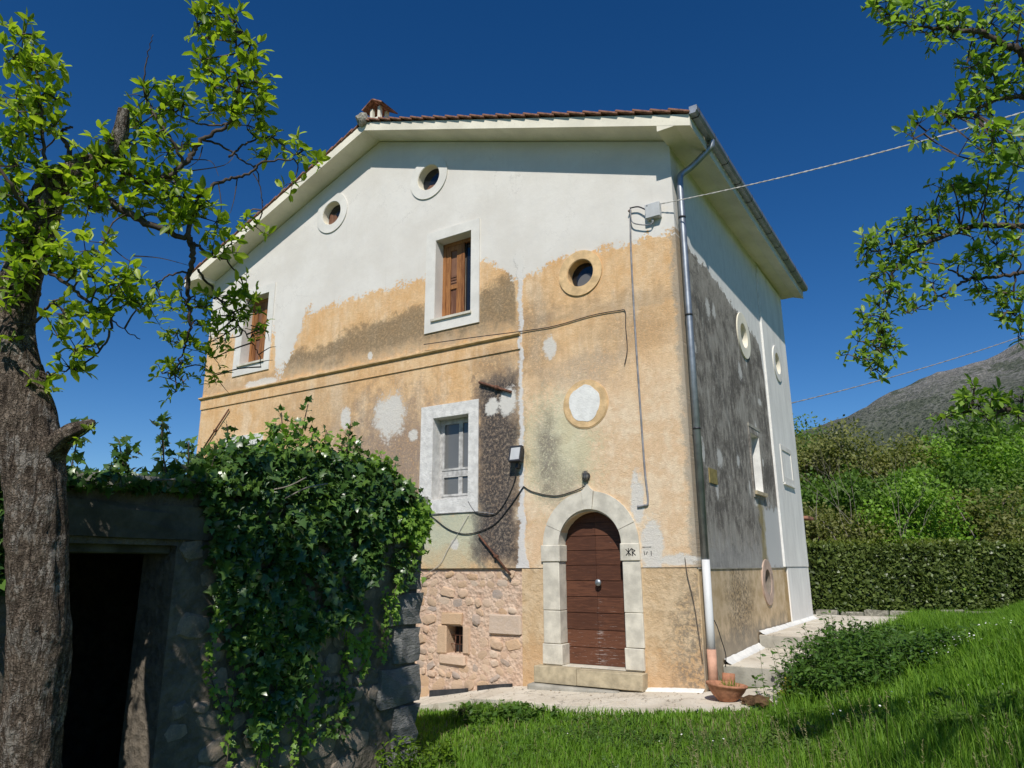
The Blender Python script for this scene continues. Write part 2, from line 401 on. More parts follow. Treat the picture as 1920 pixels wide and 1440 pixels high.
def plaster_side():
    g = Graph('side_plaster', 0.9, 0.15); p = g.pos(); x, y, z = g.sep(p); q = g.comb(y, 0.0, z)
    big = g.noise(q, 0.7, 5, 0.6); mid = g.noise(q, 3.2, 6, 0.65); fine = g.noise(q, 16, 6, 0.7); grit = g.noise(q, 60, 3, 0.7)
    streak = g.noise(g.comb(y * 2.6, 0.0, z * 1.0), 2.4, 8, 0.75); w1 = (mid - 0.5) * 2.4; w2 = (fine - 0.5) * 2.2; wob = (w1 + w2) * 0.8
    c = g.mix(g.step(streak, 0.38, 0.62), (0.14, 0.125, 0.108), (0.34, 0.31, 0.265))
    c = g.mix(g.step(z + w1, 6.2, 7.6) * 0.75, c, (0.30, 0.275, 0.235))
    c = g.mix(g.step(streak + (grit - 0.5) * 0.7, 0.55, 0.70) * 0.7, c, (0.60, 0.56, 0.50))
    c = g.mix(g.step(grit, 0.62, 0.70) * 0.5, c, (0.42, 0.39, 0.34))
    blot = g.noise(q, 1.1, 7, 0.7, 0.5)
    c = g.mix(g.step(blot + (grit - 0.5) * 0.5, 0.50, 0.60) * 0.55, c, (0.40, 0.375, 0.33))
    c = g.mix(g.step(blot + (fine - 0.5) * 0.5, 0.50, 0.40) * 0.6, c, (0.085, 0.077, 0.068))
    # white lower fringe above the ledge, flaked spots
    c = g.mix(g.step(z + w1 * 0.5 + (streak - 0.5) * 1.2, 2.55, 2.05) * 0.5, c, (0.42, 0.41, 0.39))
    rr = random.Random(5)
    for k in range(16):
        cy, cz = rr.uniform(0.7, 5.8), rr.uniform(3.0, 7.2)
        c = g.mix(g.ell(y, z, cy, cz, rr.uniform(.05, .17), rr.uniform(.06, .2), 0.3, wob * 1.4) * 0.9, c, (0.60, 0.58, 0.54))
    # corner strip
    c = g.mix(g.step(y + w1 * 0.3, 0.42, 0.22) * 0.8, c, (0.36, 0.33, 0.28))
    # grey cement repair
    rep = g.rect(y, z, 4.75, 6.6, 1.8, 3.25, 0.08, w1 * 0.5 + w2 * 0.12)
    c = g.mix(rep * 0.95, c, (0.52, 0.52, 0.505))
    c = g.mix(g.rect(y, z, 4.45, 4.85, 1.9, 3.25, 0.12, w1 * 0.4) * 0.7, c, (0.31, 0.25, 0.10))
    # ochre below the ledge
    lo = g.step(z, 1.855, 1.845)
    oc = g.mix(g.step(mid, 0.35, 0.65), (0.50, 0.36, 0.20), (0.66, 0.51, 0.33))
    oc = g.mix(g.ell(y, z, 2.4, 1.25, 0.9, 0.9, 0.5, wob) * g.step(fine, 0.42, 0.58) * 0.85, oc, (0.12, 0.10, 0.075))
    oc = g.mix(g.step(z + w1 * 0.6, 0.95, 0.5) * 0.7, oc, (0.30, 0.27, 0.22))
    oc = g.mix(g.ell(y, z, 6.5, 1.0, 0.25, 1.0, 0.4, wob) * 0.6, oc, (0.34, 0.22, 0.08))
    oc = g.mix(g.step(grit, 0.6, 0.7) * 0.4, oc, (0.56, 0.48, 0.38))
    c = g.mix(lo, c, oc)
    bd = g.curve(y, [(0, 7.95), (2.5, 7.85), (3.9, 7.62), (5.0, 7.55), (6.0, 7.35), (6.25, 6.6), (6.35, 3.2), (6.5, 1.85), (9.2, 1.85)], 0, 9.2)
    white = g.step(z - bd + w1 * 0.3 + w2 * 0.14, -0.03, 0.03) * g.step(z, 1.84, 1.86)
    wc = g.mix(g.step(streak, 0.4, 0.7), (0.80, 0.785, 0.74), (0.68, 0.665, 0.63))
    c = g.mix(white * 0.97, c, wc)
    h = (grit * 0.5 + fine * 0.6) * (1 - white * 0.85) * (1 - rep * 0.8)
    MAT['side_plaster'] = g.done(c, normal=g.bump(h, 0.65, 0.022))

plaster_front(); plaster_plinth(); plaster_side()
simple('white_plaster', (0.71, 0.685, 0.63), 0.06, 1.8, 0.9, 0.15, 30, 0.01, 0.15)
simple('eave_plaster', (0.78, 0.73, 0.60), 0.07, 1.2, 0.9, 0.12, 20, 0.01, 0.15)
simple('rough_white_frame', (0.72, 0.70, 0.66), 0.10, 7, 0.9, 0.8, 55, 0.02, 0.15)
simple('pier_plaster', (0.78, 0.76, 0.71), 0.07, 1.2, 0.9, 0.03, 30, 0.004, 0.15, streak=(2, 2, 0.6))
simple('ochre_plaster', (0.68, 0.47, 0.25), 0.16, 4, 0.9, 0.6, 40, 0.015, 0.15)
simple('pink_plaster', (0.50, 0.37, 0.29), 0.14, 5, 0.9, 0.4, 40, 0.012, 0.15)
simple('lime_white', (0.76, 0.75, 0.71), 0.06, 6, 0.9, 0.4, 30, 0.02, 0.15)
simple('interior', (0.26, 0.22, 0.18), 0.2, 2, 0.95, 0.1, 20, 0.01, 0.1)
simple('limestone', (0.62, 0.575, 0.48), 0.12, 4, 0.8, 0.35, 35, 0.01, 0.25)
simple('step_stone', (0.44, 0.37, 0.25), 0.16, 5, 0.85, 0.5, 40, 0.012, 0.2)
simple('roof_tile', (0.27, 0.135, 0.09), 0.4, 7, 0.85, 0.4, 40, 0.01, 0.2)
simple('zinc', (0.34, 0.36, 0.375), 0.12, 5, 0.45, 0.05, 30, 0.004, 0.5, metal=0.75)
simple('white_pvc', (0.68, 0.68, 0.66), 0.04, 3, 0.45, 0.0)
simple('terracotta', (0.40, 0.185, 0.105), 0.18, 9, 0.8, 0.25, 50, 0.006, 0.2)
simple('terracotta_pipe', (0.60, 0.335, 0.225), 0.12, 6, 0.7, 0.1, 50, 0.004, 0.3)
simple('rust', (0.135, 0.062, 0.038), 0.3, 20, 0.85, 0.4, 80, 0.004, 0.3)
simple('black_rubber', (0.035, 0.034, 0.035), 0.2, 10, 0.6, 0.0)
simple('grey_cable', (0.25, 0.25, 0.26), 0.2, 10, 0.6, 0.0)
simple('pale_cable', (0.52, 0.50, 0.46), 0.15, 10, 0.6, 0.0)
simple('grey_plastic', (0.50, 0.51, 0.51), 0.05, 6, 0.5, 0.0)
simple('dark_metal', (0.06, 0.06, 0.065), 0.2, 10, 0.5, 0.0, metal=0.5)
simple('brass_plate', (0.38, 0.30, 0.12), 0.15, 10, 0.5, 0.0, metal=0.4)
def worn_concrete():
    g = Graph('concrete', .92, .12); p = g.pos(); n = g.noise(p, 1.1, 6, .65); m = g.noise(p, 4.5, 6, .7); f = g.noise(p, 40, 4, .7)
    c = g.mix(g.step(n, .35, .65), (.54, .48, .385), (.68, .625, .525)); c = g.mix(g.step(m + (f - .5) * .4, .54, .68) * .55, c, (.33, .28, .205))
    ck = g.step(g.voro(g.comb(*[a * .75 + (g.noise(p, 3.0 + i, 4, .6) - .5) * .5 for i, a in enumerate(g.sep(p))]), 1.0, 'DISTANCE_TO_EDGE'), .012, .0)
    c = g.mix(ck * .75, c, (.17, .145, .11)); c = g.mix(g.step(f, .60, .72) * .4, c, (.30, .27, .22))
    MAT['concrete'] = g.done(c, normal=g.bump(f * .5 + m - ck, .5, .02))
worn_concrete()
simple('grey_concrete', (0.36, 0.34, 0.29), 0.16, 3, 0.9, 0.45, 35, 0.012, 0.15)
simple('lichen_stone', (0.30, 0.28, 0.23), 0.3, 14, 0.95, 0.7, 30, 0.02, 0.1)
simple('white_wood', (0.46, 0.45, 0.43), 0.2, 8, 0.7, 0.2, 40, 0.004, 0.3)
def wood(name, a, b, worn, ws, axis=(1.2, 1.2, 14.0), amount=0.5, door=False):
    g = Graph(name, 0.62, 0.35); p = g.obj(); r = g.rnd()
    q = g.map(p, axis); n = g.noise(q, 2.2, 6, 0.65, 0.4); f = g.noise(q, 9, 4, 0.7); m = g.noise(p, 3.0, 5, 0.6)
    c = g.mix(g.step(n + r * 0.25 - 0.12, 0.35, 0.65), a, b)
    c = g.mix(g.step(f + m * 0.6, 1.12 - amount * 0.3, 1.3 - amount * 0.3) * ws, c, worn)
    if door:      # paint rubbed off low down and along the meeting of the leaves
        x, y, z = g.sep(g.pos()); sc = g.noise(g.comb(x * 2.2, 0.0, z * 26.0), 2.0, 6, 0.75); bl = g.noise(g.comb(x, 0.0, z), 2.6, 4, 0.6)
        low = g.step(z + (bl - 0.5) * 2.0, 1.15, 0.55) * 0.06; mid_ = g.step((x + 1.93 + (bl - 0.5) * 0.3).abs(), 0.16, 0.0) * g.step(z, 1.55, 1.3) * 0.055
        c = g.mix(g.step(sc + low + mid_, 0.635, 0.70) * 0.8, c, (0.36, 0.30, 0.27))
    MAT[name] = g.done(c, rough=g.step(f, 0.3, 0.7, 0.5, 0.8), normal=g.bump(f + n, 0.35, 0.006))
wood('door_wood', (0.075, 0.028, 0.015), (0.135, 0.052, 0.027), (0.34, 0.28, 0.24), 0.5, (1.6, 1.6, 16.0), 0.35, True)
wood('shutter_wood', (0.16, 0.058, 0.018), (0.34, 0.15, 0.05), (0.46, 0.27, 0.13), 0.7, (16.0, 16.0, 1.2), 0.6)
wood('shutter_panel', (0.12, 0.05, 0.028), (0.20, 0.10, 0.06), (0.34, 0.24, 0.18), 0.7, (16.0, 16.0, 1.2), 0.5)
def glass(name, tint, rough=0.05):
    g = Graph(name, rough, 0.6); n = g.noise(g.obj(), 1.5, 2)
    MAT[name] = g.done(g.mix(n, tuple(c * .6 for c in tint), tint), normal=g.bump(n, 0.05, 0.02))
glass('dark_glass', (0.015, 0.018, 0.024)); glass('dusty_glass', (0.17, 0.17, 0.165), 0.1)
def stones_mat(name, cols):
    g = Graph(name, 0.92, 0.15); r = g.rnd(); p = g.obj(); w = g.pos()
    n = g.noise(w, 9, 6, 0.65); f = g.noise(w, 45, 5, 0.7)
    c = g.ramp(r, [(i / (len(cols) - 1), k) for i, k in enumerate(cols)])
    c = g.mix(g.step(n, 0.35, 0.65) * 0.55, c, g.mix(0.65, c, (0.52, 0.38, 0.26)))
    c = g.mix(g.step(f, 0.56, 0.7) * 0.4, c, (0.56, 0.47, 0.37)); c = g.mix(g.step(f, 0.42, 0.32) * 0.4, c, (0.24, 0.17, 0.12))
    MAT[name] = g.done(c, normal=g.bump(f * 0.7 + n, 0.8, 0.02))
stones_mat('rubble_stone', [(0.56, 0.385, 0.255), (0.63, 0.46, 0.33), (0.52, 0.34, 0.205), (0.65, 0.49, 0.365), (0.58, 0.39, 0.235), (0.38, 0.315, 0.275), (0.66, 0.52, 0.40), (0.57, 0.38, 0.26)])
stones_mat('shed_stone', [(0.15, 0.135, 0.115), (0.20, 0.175, 0.15), (0.13, 0.12, 0.105), (0.22, 0.19, 0.16), (0.17, 0.15, 0.125)])  # outbuilding stones coloured dark to stand in for tree shade
def mortar(name, a, b):
    g = Graph(name, 0.95, 0.1); p = g.pos(); n = g.noise(p, 6, 6, 0.65); f = g.noise(p, 40, 5, 0.7); v = g.voro(p, 14)
    c = g.mix(g.step(n, 0.35, 0.65), a, b); c = g.mix(g.step(f, 0.55, 0.7) * 0.4, c, tuple(min(1, k * 1.3) for k in b))
    MAT[name] = g.done(c, normal=g.bump(f * 0.5 + n + v * 0.7, 0.9, 0.035))
mortar('rubble_mortar', (0.56, 0.385, 0.275), (0.68, 0.51, 0.385)); mortar('shed_mortar', (0.115, 0.10, 0.082), (0.19, 0.16, 0.125))  # outbuilding mortar kept dark too, tree shade painted into it

# ================================================================ the farmhouse
house = empty('farmhouse', (0, 0, 0), 'tall old farmhouse with white upper plaster, stained ochre walls and arched brown door', 'house')
W, DEP, PL = 14.0, 9.14, 1.88
RX, RZ = -7.62, 12.56                     # ridge under the soffit
SR, SL = 0.354, 0.382                     # slopes right and left
roofz = lambda x: RZ - (SR * (x - RX) if x > RX else SL * (RX - x))
def arch2(x0, x1, zb, zs, n=24):
    c, r = (x0 + x1) / 2, (x1 - x0) / 2
    return [(x0, zb), (x1, zb)] + [(c + r * math.cos(math.pi * k / n), zs + r * math.sin(math.pi * k / n)) for k in range(n + 1)]
WIN = [(-5.67, -4.66, 7.30, 9.24), (-12.46, -11.45, 7.30, 9.24)]
LOW = [(-5.63, -4.68, 3.27, 5.03), (-12.42, -11.47, 3.27, 5.03)]
OCU = [(-5.94, 10.97, 0.56, 0.335), (-9.20, 10.97, 0.56, 0.335), (-1.98, 7.57, 0.475, 0.295)]
DX0, DX1, DZS = -2.60, -1.335, 2.225
top_out = [(0, PL), (0, roofz(0) - .02), (RX, RZ - .02), (-W, roofz(-W) - .02), (-W, PL)]
door_up = [(DX1 + .02, PL), (DX1 + .02, DZS)] + [((DX0 + DX1) / 2 + .655 * math.cos(math.pi * k / 24), DZS + .655 * math.sin(math.pi * k / 24)) for k in range(25)] + [(DX0 - .02, DZS), (DX0 - .02, PL)]
outer = [(-W, PL)] + door_up[::-1] + [(0, PL), (0, roofz(0) - .02), (RX, RZ - .02), (-W, roofz(-W) - .02)]
holes = [rect2(*w) for w in WIN + LOW] + [circ2(a, b, ri, 40) for a, b, ro, ri in OCU]
gable = plate('wall', outer, holes, FRONT(0.0), (0, 0.42, 0), 'gable_plaster', house)
tag(gable, 'gable wall, white above and stained ochre below')
# lower right plinth, a finger back from the coat above
pl_out = [(-3.42, -1.2), (DX0 - .02, -1.2), (DX0 - .02, PL + .0), (-3.42, PL)]
plate('plinth', [(-3.42, -1.2), (DX0 - .02, -1.2), (DX0 - .02, PL - .004), (-3.42, PL - .004)], [], FRONT(0.014), (0, 0.40, 0), 'plinth_plaster', house)
plate('plinth', [(DX1 + .02, -1.2), (-0.022, -1.2), (-0.022, PL - .004), (DX1 + .02, PL - .004)], [], FRONT(0.014), (0, 0.40, 0), 'plinth_plaster', house)
# rubble masonry bared below the window: mortar bed and single stones
GR = (-5.21, -4.81, 0.26, 0.77)
rub = plate('rubble_wall', [(-W, -1.4), (-3.424, -1.4), (-3.424, PL - .004), (-W, PL - .004)], [rect2(*GR)], FRONT(0.055), (0, 0.36, 0), 'rubble_mortar', house)
tag(rub, 'bare rubble stonework under the lower window')
def stone_meshes(n, seed, kmin=8, kmax=10):
    rr = random.Random(seed); out = []
    for i in range(n):
        k = rr.randint(kmin, kmax); V, F = [], []; pw = rr.uniform(0.5, 1.0)
        for ring_s, dep in ((1.0, 0.0), (0.84, 0.8)):
            for j in range(k):
                a = 2 * math.pi * (j + rr.uniform(-.25, .25)) / k; ca, sa = math.cos(a), math.sin(a)
                rad = rr.uniform(0.74, 1.10)
                V.append((0.5 * ring_s * rad * math.copysign(abs(ca) ** pw, ca), -dep * rr.uniform(.75, 1.1), 0.5 * ring_s * rad * math.copysign(abs(sa) ** pw, sa)))
        V.append((rr.uniform(-.1, .1), -1.0, rr.uniform(-.1, .1)))
        for j in range(k):
            m = (j + 1) % k
            F += [(j, m, k + m), (j, k + m, k + j), (k + j, k + m, 2 * k)]
        me = pyd('stone', V, F)
        me.polygons.foreach_set('use_smooth', [i % 2 == 0] * len(me.polygons)); out.append(me)
    return out
SM = stone_meshes(16, 3)
for m_ in SM: m_.materials.append(MAT['rubble_stone'])
def lay_stones(a0, a1, b0, b1, place, keep, rr, hmin=.085, hmax=.24):
    b = b0
    while b < b1:
        h = rr.uniform(hmin, hmax); a = a0 + rr.uniform(-.1, 0)
        while a < a1:
            w = rr.uniform(0.75, 2.1) * h + .03
            ca, cb = a + w / 2, b + h / 2 + rr.uniform(-.025, .025)
            if keep(ca, cb, w, h) and rr.random() < 0.93: place(ca, cb, w * rr.uniform(.80, .98), h * rr.uniform(.80, 1.0))
            a += w + rr.uniform(.004, .03)
        b += h + .008
def lower_edge(x): return -0.12 if x > -3.3 else -0.12 - (-3.3 - x) * 0.20
rr = random.Random(21)
def put_front(ca, cb, w, h):
    o = bpy.data.objects.new('stone', rr.choice(SM)); COL.objects.link(o); o.parent = rub
    o.location = (ca, 0.062, cb); o.scale = (w * 1.16, rr.choice((.012, .022, .036, .052)) * rr.uniform(.8, 1.3), h * 1.16); o.rotation_euler = (rr.uniform(-.05, .05), rr.uniform(-.6, .6), rr.uniform(-.06, .06))
lay_stones(-7.4, -3.55, -0.75, PL - .05, put_front,
           lambda a, b, w, h: b - h / 2 > lower_edge(a) - .25 and a + w / 2 < -3.44 and b + h / 2 < PL - .02 and not (GR[0] - .2 - w / 2 < a < GR[1] + .14 + w / 2 and GR[2] - .17 - h / 2 < b < GR[3] + .26 + h / 2)
           and not (-4.25 < a < -3.5 and .62 < b < 1.06), rr)
box('stone', (-4.18, 0.012, 0.66), (-3.46, 0.2, 1.04), 'rubble_stone', rub, .03, .02, 4)
# grilled cellar window with its stone surround
gw = plate('cellar_window', rect2(GR[0] + .002, GR[1] - .002, GR[2] + .002, GR[3] - .002), [], FRONT(0.35), (0, 0.04, 0), 'black_rubber', house)
for lo, hi, s in (((-5.33, 0.0, 0.79), (-4.82, 0.3, 1.03), 1), ((-5.44, 0.015, 0.24), (-5.215, 0.3, 0.785), 2), ((-4.805, 0.02, 0.27), (-4.64, 0.3, 0.775), 3), ((-5.36, 0.0, 0.05), (-4.74, 0.3, 0.235), 5)):
    box('surround_stone', lo, hi, 'rubble_stone', gw, .02, .012, s)
for k in range(3): tube('grille_bar', [(-5.10 + k * .105, .20, .2), (-5.10 + k * .105, .20, .8)], .011, 'rust', gw, 6)
for k in range(2): tube('grille_bar', [(-5.25, .19, .42 + k * .17), (-4.78, .19, .42 + k * .17)], .009, 'rust', gw, 6)

# long side wall
sh = [circ2(4.44, 7.13, 0.30, 36), circ2(7.70, 7.23, 0.30, 36), circ2(4.62, 1.56, 0.27, 36), rect2(4.24, 4.98, 3.50, 4.80)]
pil = plate('wall', [(0.03, -1.2), (DEP - .004, -1.2), (DEP - .004, 9.78), (0.03, 9.78)], sh, SIDE(-0.004), (-0.42, 0, 0), 'side_plaster', house)
tag(pil, 'long side wall blackened with damp')
box('ledge', (-.002, .02, PL - .03), (0.012, DEP - .01, PL - .012), 'grey_concrete', house)
# pier at the far end
plate('pier', rect2(6.45, DEP + .03, PL, 8.02 + 1.6), [circ2(7.70, 7.23, 0.30, 36)], SIDE(0.045), (-0.045, 0, 0), 'pier_plaster', house)
plate('pier_foot', rect2(6.60, DEP + .03, .3, PL - .015), [], SIDE(0.03), (-0.03, 0, 0), 'pier_plaster', house)
box('pier_edge', (-.002, 6.33, PL), (0.05, 6.447, 9.4), 'lime_white', house)
# other walls and floors, closing the house
plate('wall', rect2(-.4, DEP, -1.4, roofz(-W)), [], lambda a, b: (-W, a + .4 + .42, b), (0.42, 0, 0), 'ochre_plaster', house)
plate('wall', [(-W + .42, -1.2), (-.43, -1.2), (-.43, roofz(-.43) - .02), (RX, RZ - .02), (-W + .42, roofz(-W + .42) - .02)], [], FRONT(DEP), (0, -.42, 0), 'ochre_plaster', house)
box('floor', (-W + .43, .43, 6.1), (-.43, DEP - .43, 6.3), 'interior', house)
box('floor', (-W + .43, .43, 2.6), (-.43, DEP - .43, 2.8), 'interior', house)
box('floor', (-W + .43, .43, 10.1), (-.43, DEP - .43, 10.25), 'interior', house)

# upper windows: plaster band, sill, half open wooden shutters
for k, (x0, x1, z0, z1) in enumerate(WIN):
    win = plate('window', rect2(x0 - .27, x1 + .225, z0 - .29, z1 + .235), [rect2(x0, x1, z0, z1)], FRONT(-0.03), (0, .03, 0), 'white_plaster', house)
    box('sill', (x0 - .07, -.075, z0 - .045), (x1 + .03, .2, z0 + .008), 'limestone', win)
    plate('reveal', rect2(x0 - .002, x1 + .002, z0 - .002, z1 + .002), [rect2(x0 + .006, x1 - .006, z0 + .009, z1 - .006)], FRONT(-0.022), (0, .36, 0), 'white_plaster', win)
    fr = plate('frame', rect2(x0 + .007, x1 - .007, z0 + .01, z1 - .007), [rect2(x0 + .09, x1 - .06, z0 + .03, z1 - .09)], FRONT(.255), (0, .07, 0), 'shutter_wood', win)
    xa, xm = x0 + .09, x0 + .52
    zl, zh = z0 + .03, z1 - .09
    shut = plate('shutter', rect2(xa, xm, zl, zh), [rect2(xa + .13, xm - .12, z0 + .88, zh - .12), rect2(xa + .13, xm - .12, zl + .12, z0 + .78)], FRONT(.27), (0, .05, 0), 'shutter_wood', win)
    box('upper_panel', (xa + .125, .30, z0 + .875), (xm - .115, .316, zh - .115), 'shutter_panel', shut)
    box('lower_panel', (xa + .125, .30, zl + .115), (xm - .115, .316, z0 + .785), 'shutter_panel', shut)
    for j in range(3): box('slat', (xa + .13, .285, z0 + .93 + j * .07), (xm - .12, .3, z0 + .975 + j * .07), 'shutter_panel', shut)
    box('shutter', (xm + .004, .262, zl), (xm + .095, .30, zh), 'shutter_wood', win, .006)
    box('pane', (xm + .1, .33, zl), (x1 - .055, .34, zh), 'dark_glass', win)
    box('back_panel', (xa, .345, zl), (x1 - .05, .36, zh), 'interior', win)
# lower windows: rough white band, old white casement with two panes
for k, (x0, x1, z0, z1) in enumerate(LOW):
    win = plate('window', rect2(x0 - .33, x1 + .25, z0 - .28, z1 + .28), [rect2(x0, x1, z0, z1)], FRONT(-0.028), (0, .028, 0), 'rough_white_frame', house)
    plate('reveal', rect2(x0 - .002, x1 + .002, z0 - .002, z1 + .002), [rect2(x0 + .006, x1 - .006, z0 + .006, z1 - .006)], FRONT(-0.02), (0, .30, 0), 'rough_white_frame', win)
    fr = plate('frame', rect2(x0 + .007, x1 - .007, z0 + .007, z1 - .007), [rect2(x0 + .07, x1 - .06, z0 + .08, 3.80), rect2(x0 + .07, x1 - .06, 3.90, z1 - .07)], FRONT(.24), (0, .06, 0), 'white_wood', win)
    plate('casement', rect2(x0 + .075, x1 - .065, 3.905, z1 - .075), [rect2(x0 + .13, x1 - .12, 3.95, z1 - .12)], FRONT(.228), (0, .05, 0), 'white_wood', win)
    plate('casement', rect2(x0 + .075, x1 - .065, z0 + .085, 3.795), [rect2(x0 + .13, x1 - .12, z0 + .13, 3.76)], FRONT(.228), (0, .05, 0), 'white_wood', win)
    for zz0, zz1 in ((3.94, z1 - .11), (z0 + .12, 3.77)):
        box('pane', (x0 + .12, .262, zz0), (x1 - .11, .268, zz1), 'dusty_glass', win)
        box('mullion', (x0 + .51, .24, zz0), (x0 + .61, .262, zz1), 'white_wood', win)
    box('back_panel', (x0 + .01, .30, z0 + .01), (x1 - .01, .32, z1 - .01), 'interior', win)
# round windows on the gable: ring, reveal and pane; the lowest one is blind
for k, (a, b, ro, ri) in enumerate(OCU):
    oc = ring('round_window', a, b, ro, ri, FRONT(-0.03), (0, .03, 0), 'ochre_plaster' if k == 2 else 'white_plaster', house)
    ring('reveal', a, b, ri + .004, ri - .012, FRONT(-0.02), (0, .42, 0), 'ochre_plaster' if k == 2 else 'eave_plaster', oc)
    plate('pane', circ2(a, b, ri - .013, 32), [], FRONT(.18), (0, .02, 0), 'dark_glass', oc)
    if k < 2: plate('broken_board', [(a - .29, b - .17), (a - .02, b - .26), (a + .06, b - .1), (a - .03, b + .02), (a - .1, b + .03), (a - .24, b + .12)] if k else [(a - .2, b - .2), (a + .1, b - .28), (a + .2, b - .15), (a - .1, b - .1)], [], FRONT(.155), (0, .02, 0), 'shutter_panel', oc)
    else: plate('inner_disc', circ2(a + .04, b - .16, .2, 24), [], FRONT(.166), (0, .01, 0), 'dusty_glass', oc)  # paler grey disc low before the dark pane
bl = ring('blind_roundel', -1.96, 4.89, 0.475, 0.455, FRONT(-0.012), (0, .012, 0), 'ochre_plaster', house)
plate('roundel_face', circ2(-1.96, 4.89, 0.454, 40), [], FRONT(-0.022), (0, .022, 0), 'ochre_plaster', bl)
rr2 = random.Random(4)
plate('lime_patch', [(-1.975 + (.325 + .014 * math.sin(k * .43) + rr2.uniform(-.006, .006)) * math.cos(2 * math.pi * k / 44), 4.90 + (.355 + .016 * math.sin(k * .71 + 1) + rr2.uniform(-.006, .006)) * math.sin(2 * math.pi * k / 44)) for k in range(44)], [], FRONT(-0.028), (0, .006, 0), 'lime_white', bl)
# openings of the side wall
for cy, cz, ro, ri, m, off in ((4.44, 7.13, .55, .30, 'eave_plaster', -.004), (7.70, 7.23, .50, .30, 'white_plaster', .045), (4.62, 1.56, .48, .27, 'pink_plaster', -.004)):
    oc = ring('round_window', cy, cz, ro, ri, SIDE(off + .03), (-.03, 0, 0), m, house)
    ring('reveal', cy, cz, ri + .004, ri - .012, SIDE(off + .02), (-.42 - off, 0, 0), 'eave_plaster' if ri > .28 else 'interior', oc)  # lowest reveal gets a dark colour in place of shade inside
    plate('pane', circ2(cy, cz, ri - .013, 28), [], SIDE(-.25), (-.02, 0, 0), 'dark_glass', oc)
sw = plate('window', rect2(4.13, 5.09, 3.36, 4.93), [rect2(4.24, 4.98, 3.50, 4.80)], SIDE(.02), (-.024, 0, 0), 'side_plaster', house)
box('lintel', (-.004, 4.12, 4.93), (.03, 5.12, 5.0), 'grey_concrete', sw)
box('sill', (-.3, 4.15, 3.42), (.075, 5.10, 3.498), 'step_stone', sw)
plate('reveal', rect2(4.238, 4.982, 3.499, 4.802), [rect2(4.246, 4.974, 3.508, 4.794)], SIDE(.012), (-.32, 0, 0), 'lime_white', sw)
box('pane', (-.32, 4.25, 3.51), (-.31, 4.97, 4.79), 'dark_glass', sw)
bp = plate('blind_window', rect2(7.0, 8.3, 3.95, 4.92), [rect2(7.14, 8.18, 4.10, 4.80)], SIDE(.07), (-.025, 0, 0), 'white_plaster', house)
box('sill', (.044, 7.02, 3.90), (.10, 8.28, 3.948), 'pier_plaster', bp)
box('inset', (.044, 7.145, 4.105), (.05, 8.175, 4.795), 'pier_plaster', bp)
# string course that stops at the white seam
corn = plate('cornice', [(0, 6.50), (-.085, 6.545), (-.085, 6.575), (0, 6.605)], [], lambda a, b: (-W - .07, a, b), (W + .07 - 3.40, 0, 0), 'ochre_plaster', house)
box('string_course', (-W - .012, -.028, 6.235), (-3.40, 0, 6.50), 'gable_plaster', house)
# iron tie bars
def tie(p0, p1, r=.022):
    a, b = Vector((p0[0], -.05, p0[1])), Vector((p1[0], -.05, p1[1])); t = tube('tie_bar', [a, b], r, 'rust', house, 6)
    m = a.lerp(b, .55); tube('anchor_knob', [m + Vector((0, .06, 0)), m + Vector((0, -.03, 0))], r * 1.8, 'rust', t, 6)
tie((-4.387, 2.523), (-3.636, 1.753)); tie((-12.688, 6.093), (-13.625, 5.124)); tie((-4.397, 5.655), (-3.602, 5.339), .03)

# door: stone surround, step and planked leaves
DC, DR = (DX0 + DX1) / 2, (DX1 - DX0) / 2
sur = plate('door_surround', rect2(DX0 - .3, DX1 + .28, .19, .205), [], FRONT(-.02), (0, .3, 0), 'limestone', house)
def sblock(lo, hi, s): return box('surround_stone', lo, hi, 'limestone', sur, .012, .004, s)
for (a0, a1, s) in ((DX0 - .345, DX0, 0), (DX1, DX1 + .335, 10)):
    ex = .02 if s == 0 else .0
    sblock((a0 - .025, -.05, 1.99), (a1 + (.03 if s == 0 else 0), .36, 2.29), s + 1)
    sblock((a0, -.03, 1.13), (a1, .36, 1.985), s + 2)
    sblock((a0 + .005, -.03, .56), (a1 + .003, .36, 1.125), s + 3)
    sblock((a0 - .02, -.04, .205), (a1 + (.04 if s == 0 else -.005), .36, .555), s + 4)
def voussoir(a0, a1, ri, ro, y0, s, keyp=False, n=9):
    pts = [(DC + ri * math.cos(a0 + (a1 - a0) * k / n), DZS + .065 + (ri - .0) * math.sin(a0 + (a1 - a0) * k / n)) for k in range(n + 1)]
    po = [(DC + ro * math.cos(a1 + (a0 - a1) * k / n), DZS + .065 + ro * math.sin(a1 + (a0 - a1) * k / n)) for k in range(n + 1)]
    if keyp:
        po = [(DC - .12, DZS + .065 + ro + .0), (DC - .06, DZS + .07 + ro + .045), (DC, DZS + .07 + ro + .12), (DC + .06, DZS + .07 + ro + .045), (DC + .12, DZS + .065 + ro)]
    return plate('voussoir', pts + po, [], FRONT(y0), (0, .38, 0), 'limestone', sur)
RI, RO = DR - .005, DR + .325
voussoir(0.0, R(22), RI, RO, -.03, 1); voussoir(R(22.6), R(82), RI, RO, -.035, 2); voussoir(R(98), R(157), RI, RO, -.035, 3); voussoir(R(157.6), math.pi, RI, RO, -.03, 4)
voussoir(R(82.5), R(97.5), RI, RO, -.05, 5, True)
for k, (a, b) in enumerate(((-3.05, -2.2), (-2.195, -.98))): box('door_step', (a, -.22, -.09), (b, .34, .188 - k * .006), 'step_stone', sur, .015, .01, k)
box('step_footing', (-3.12, -.34, -.35), (-1.4, .1, -.10), 'grey_concrete', sur, .03, .015, 3)
dr = plate('door', arch2(DX0 + .002, DX1 - .002, .20, DZS + .06), [], FRONT(.262), (0, .03, 0), 'door_wood', house)
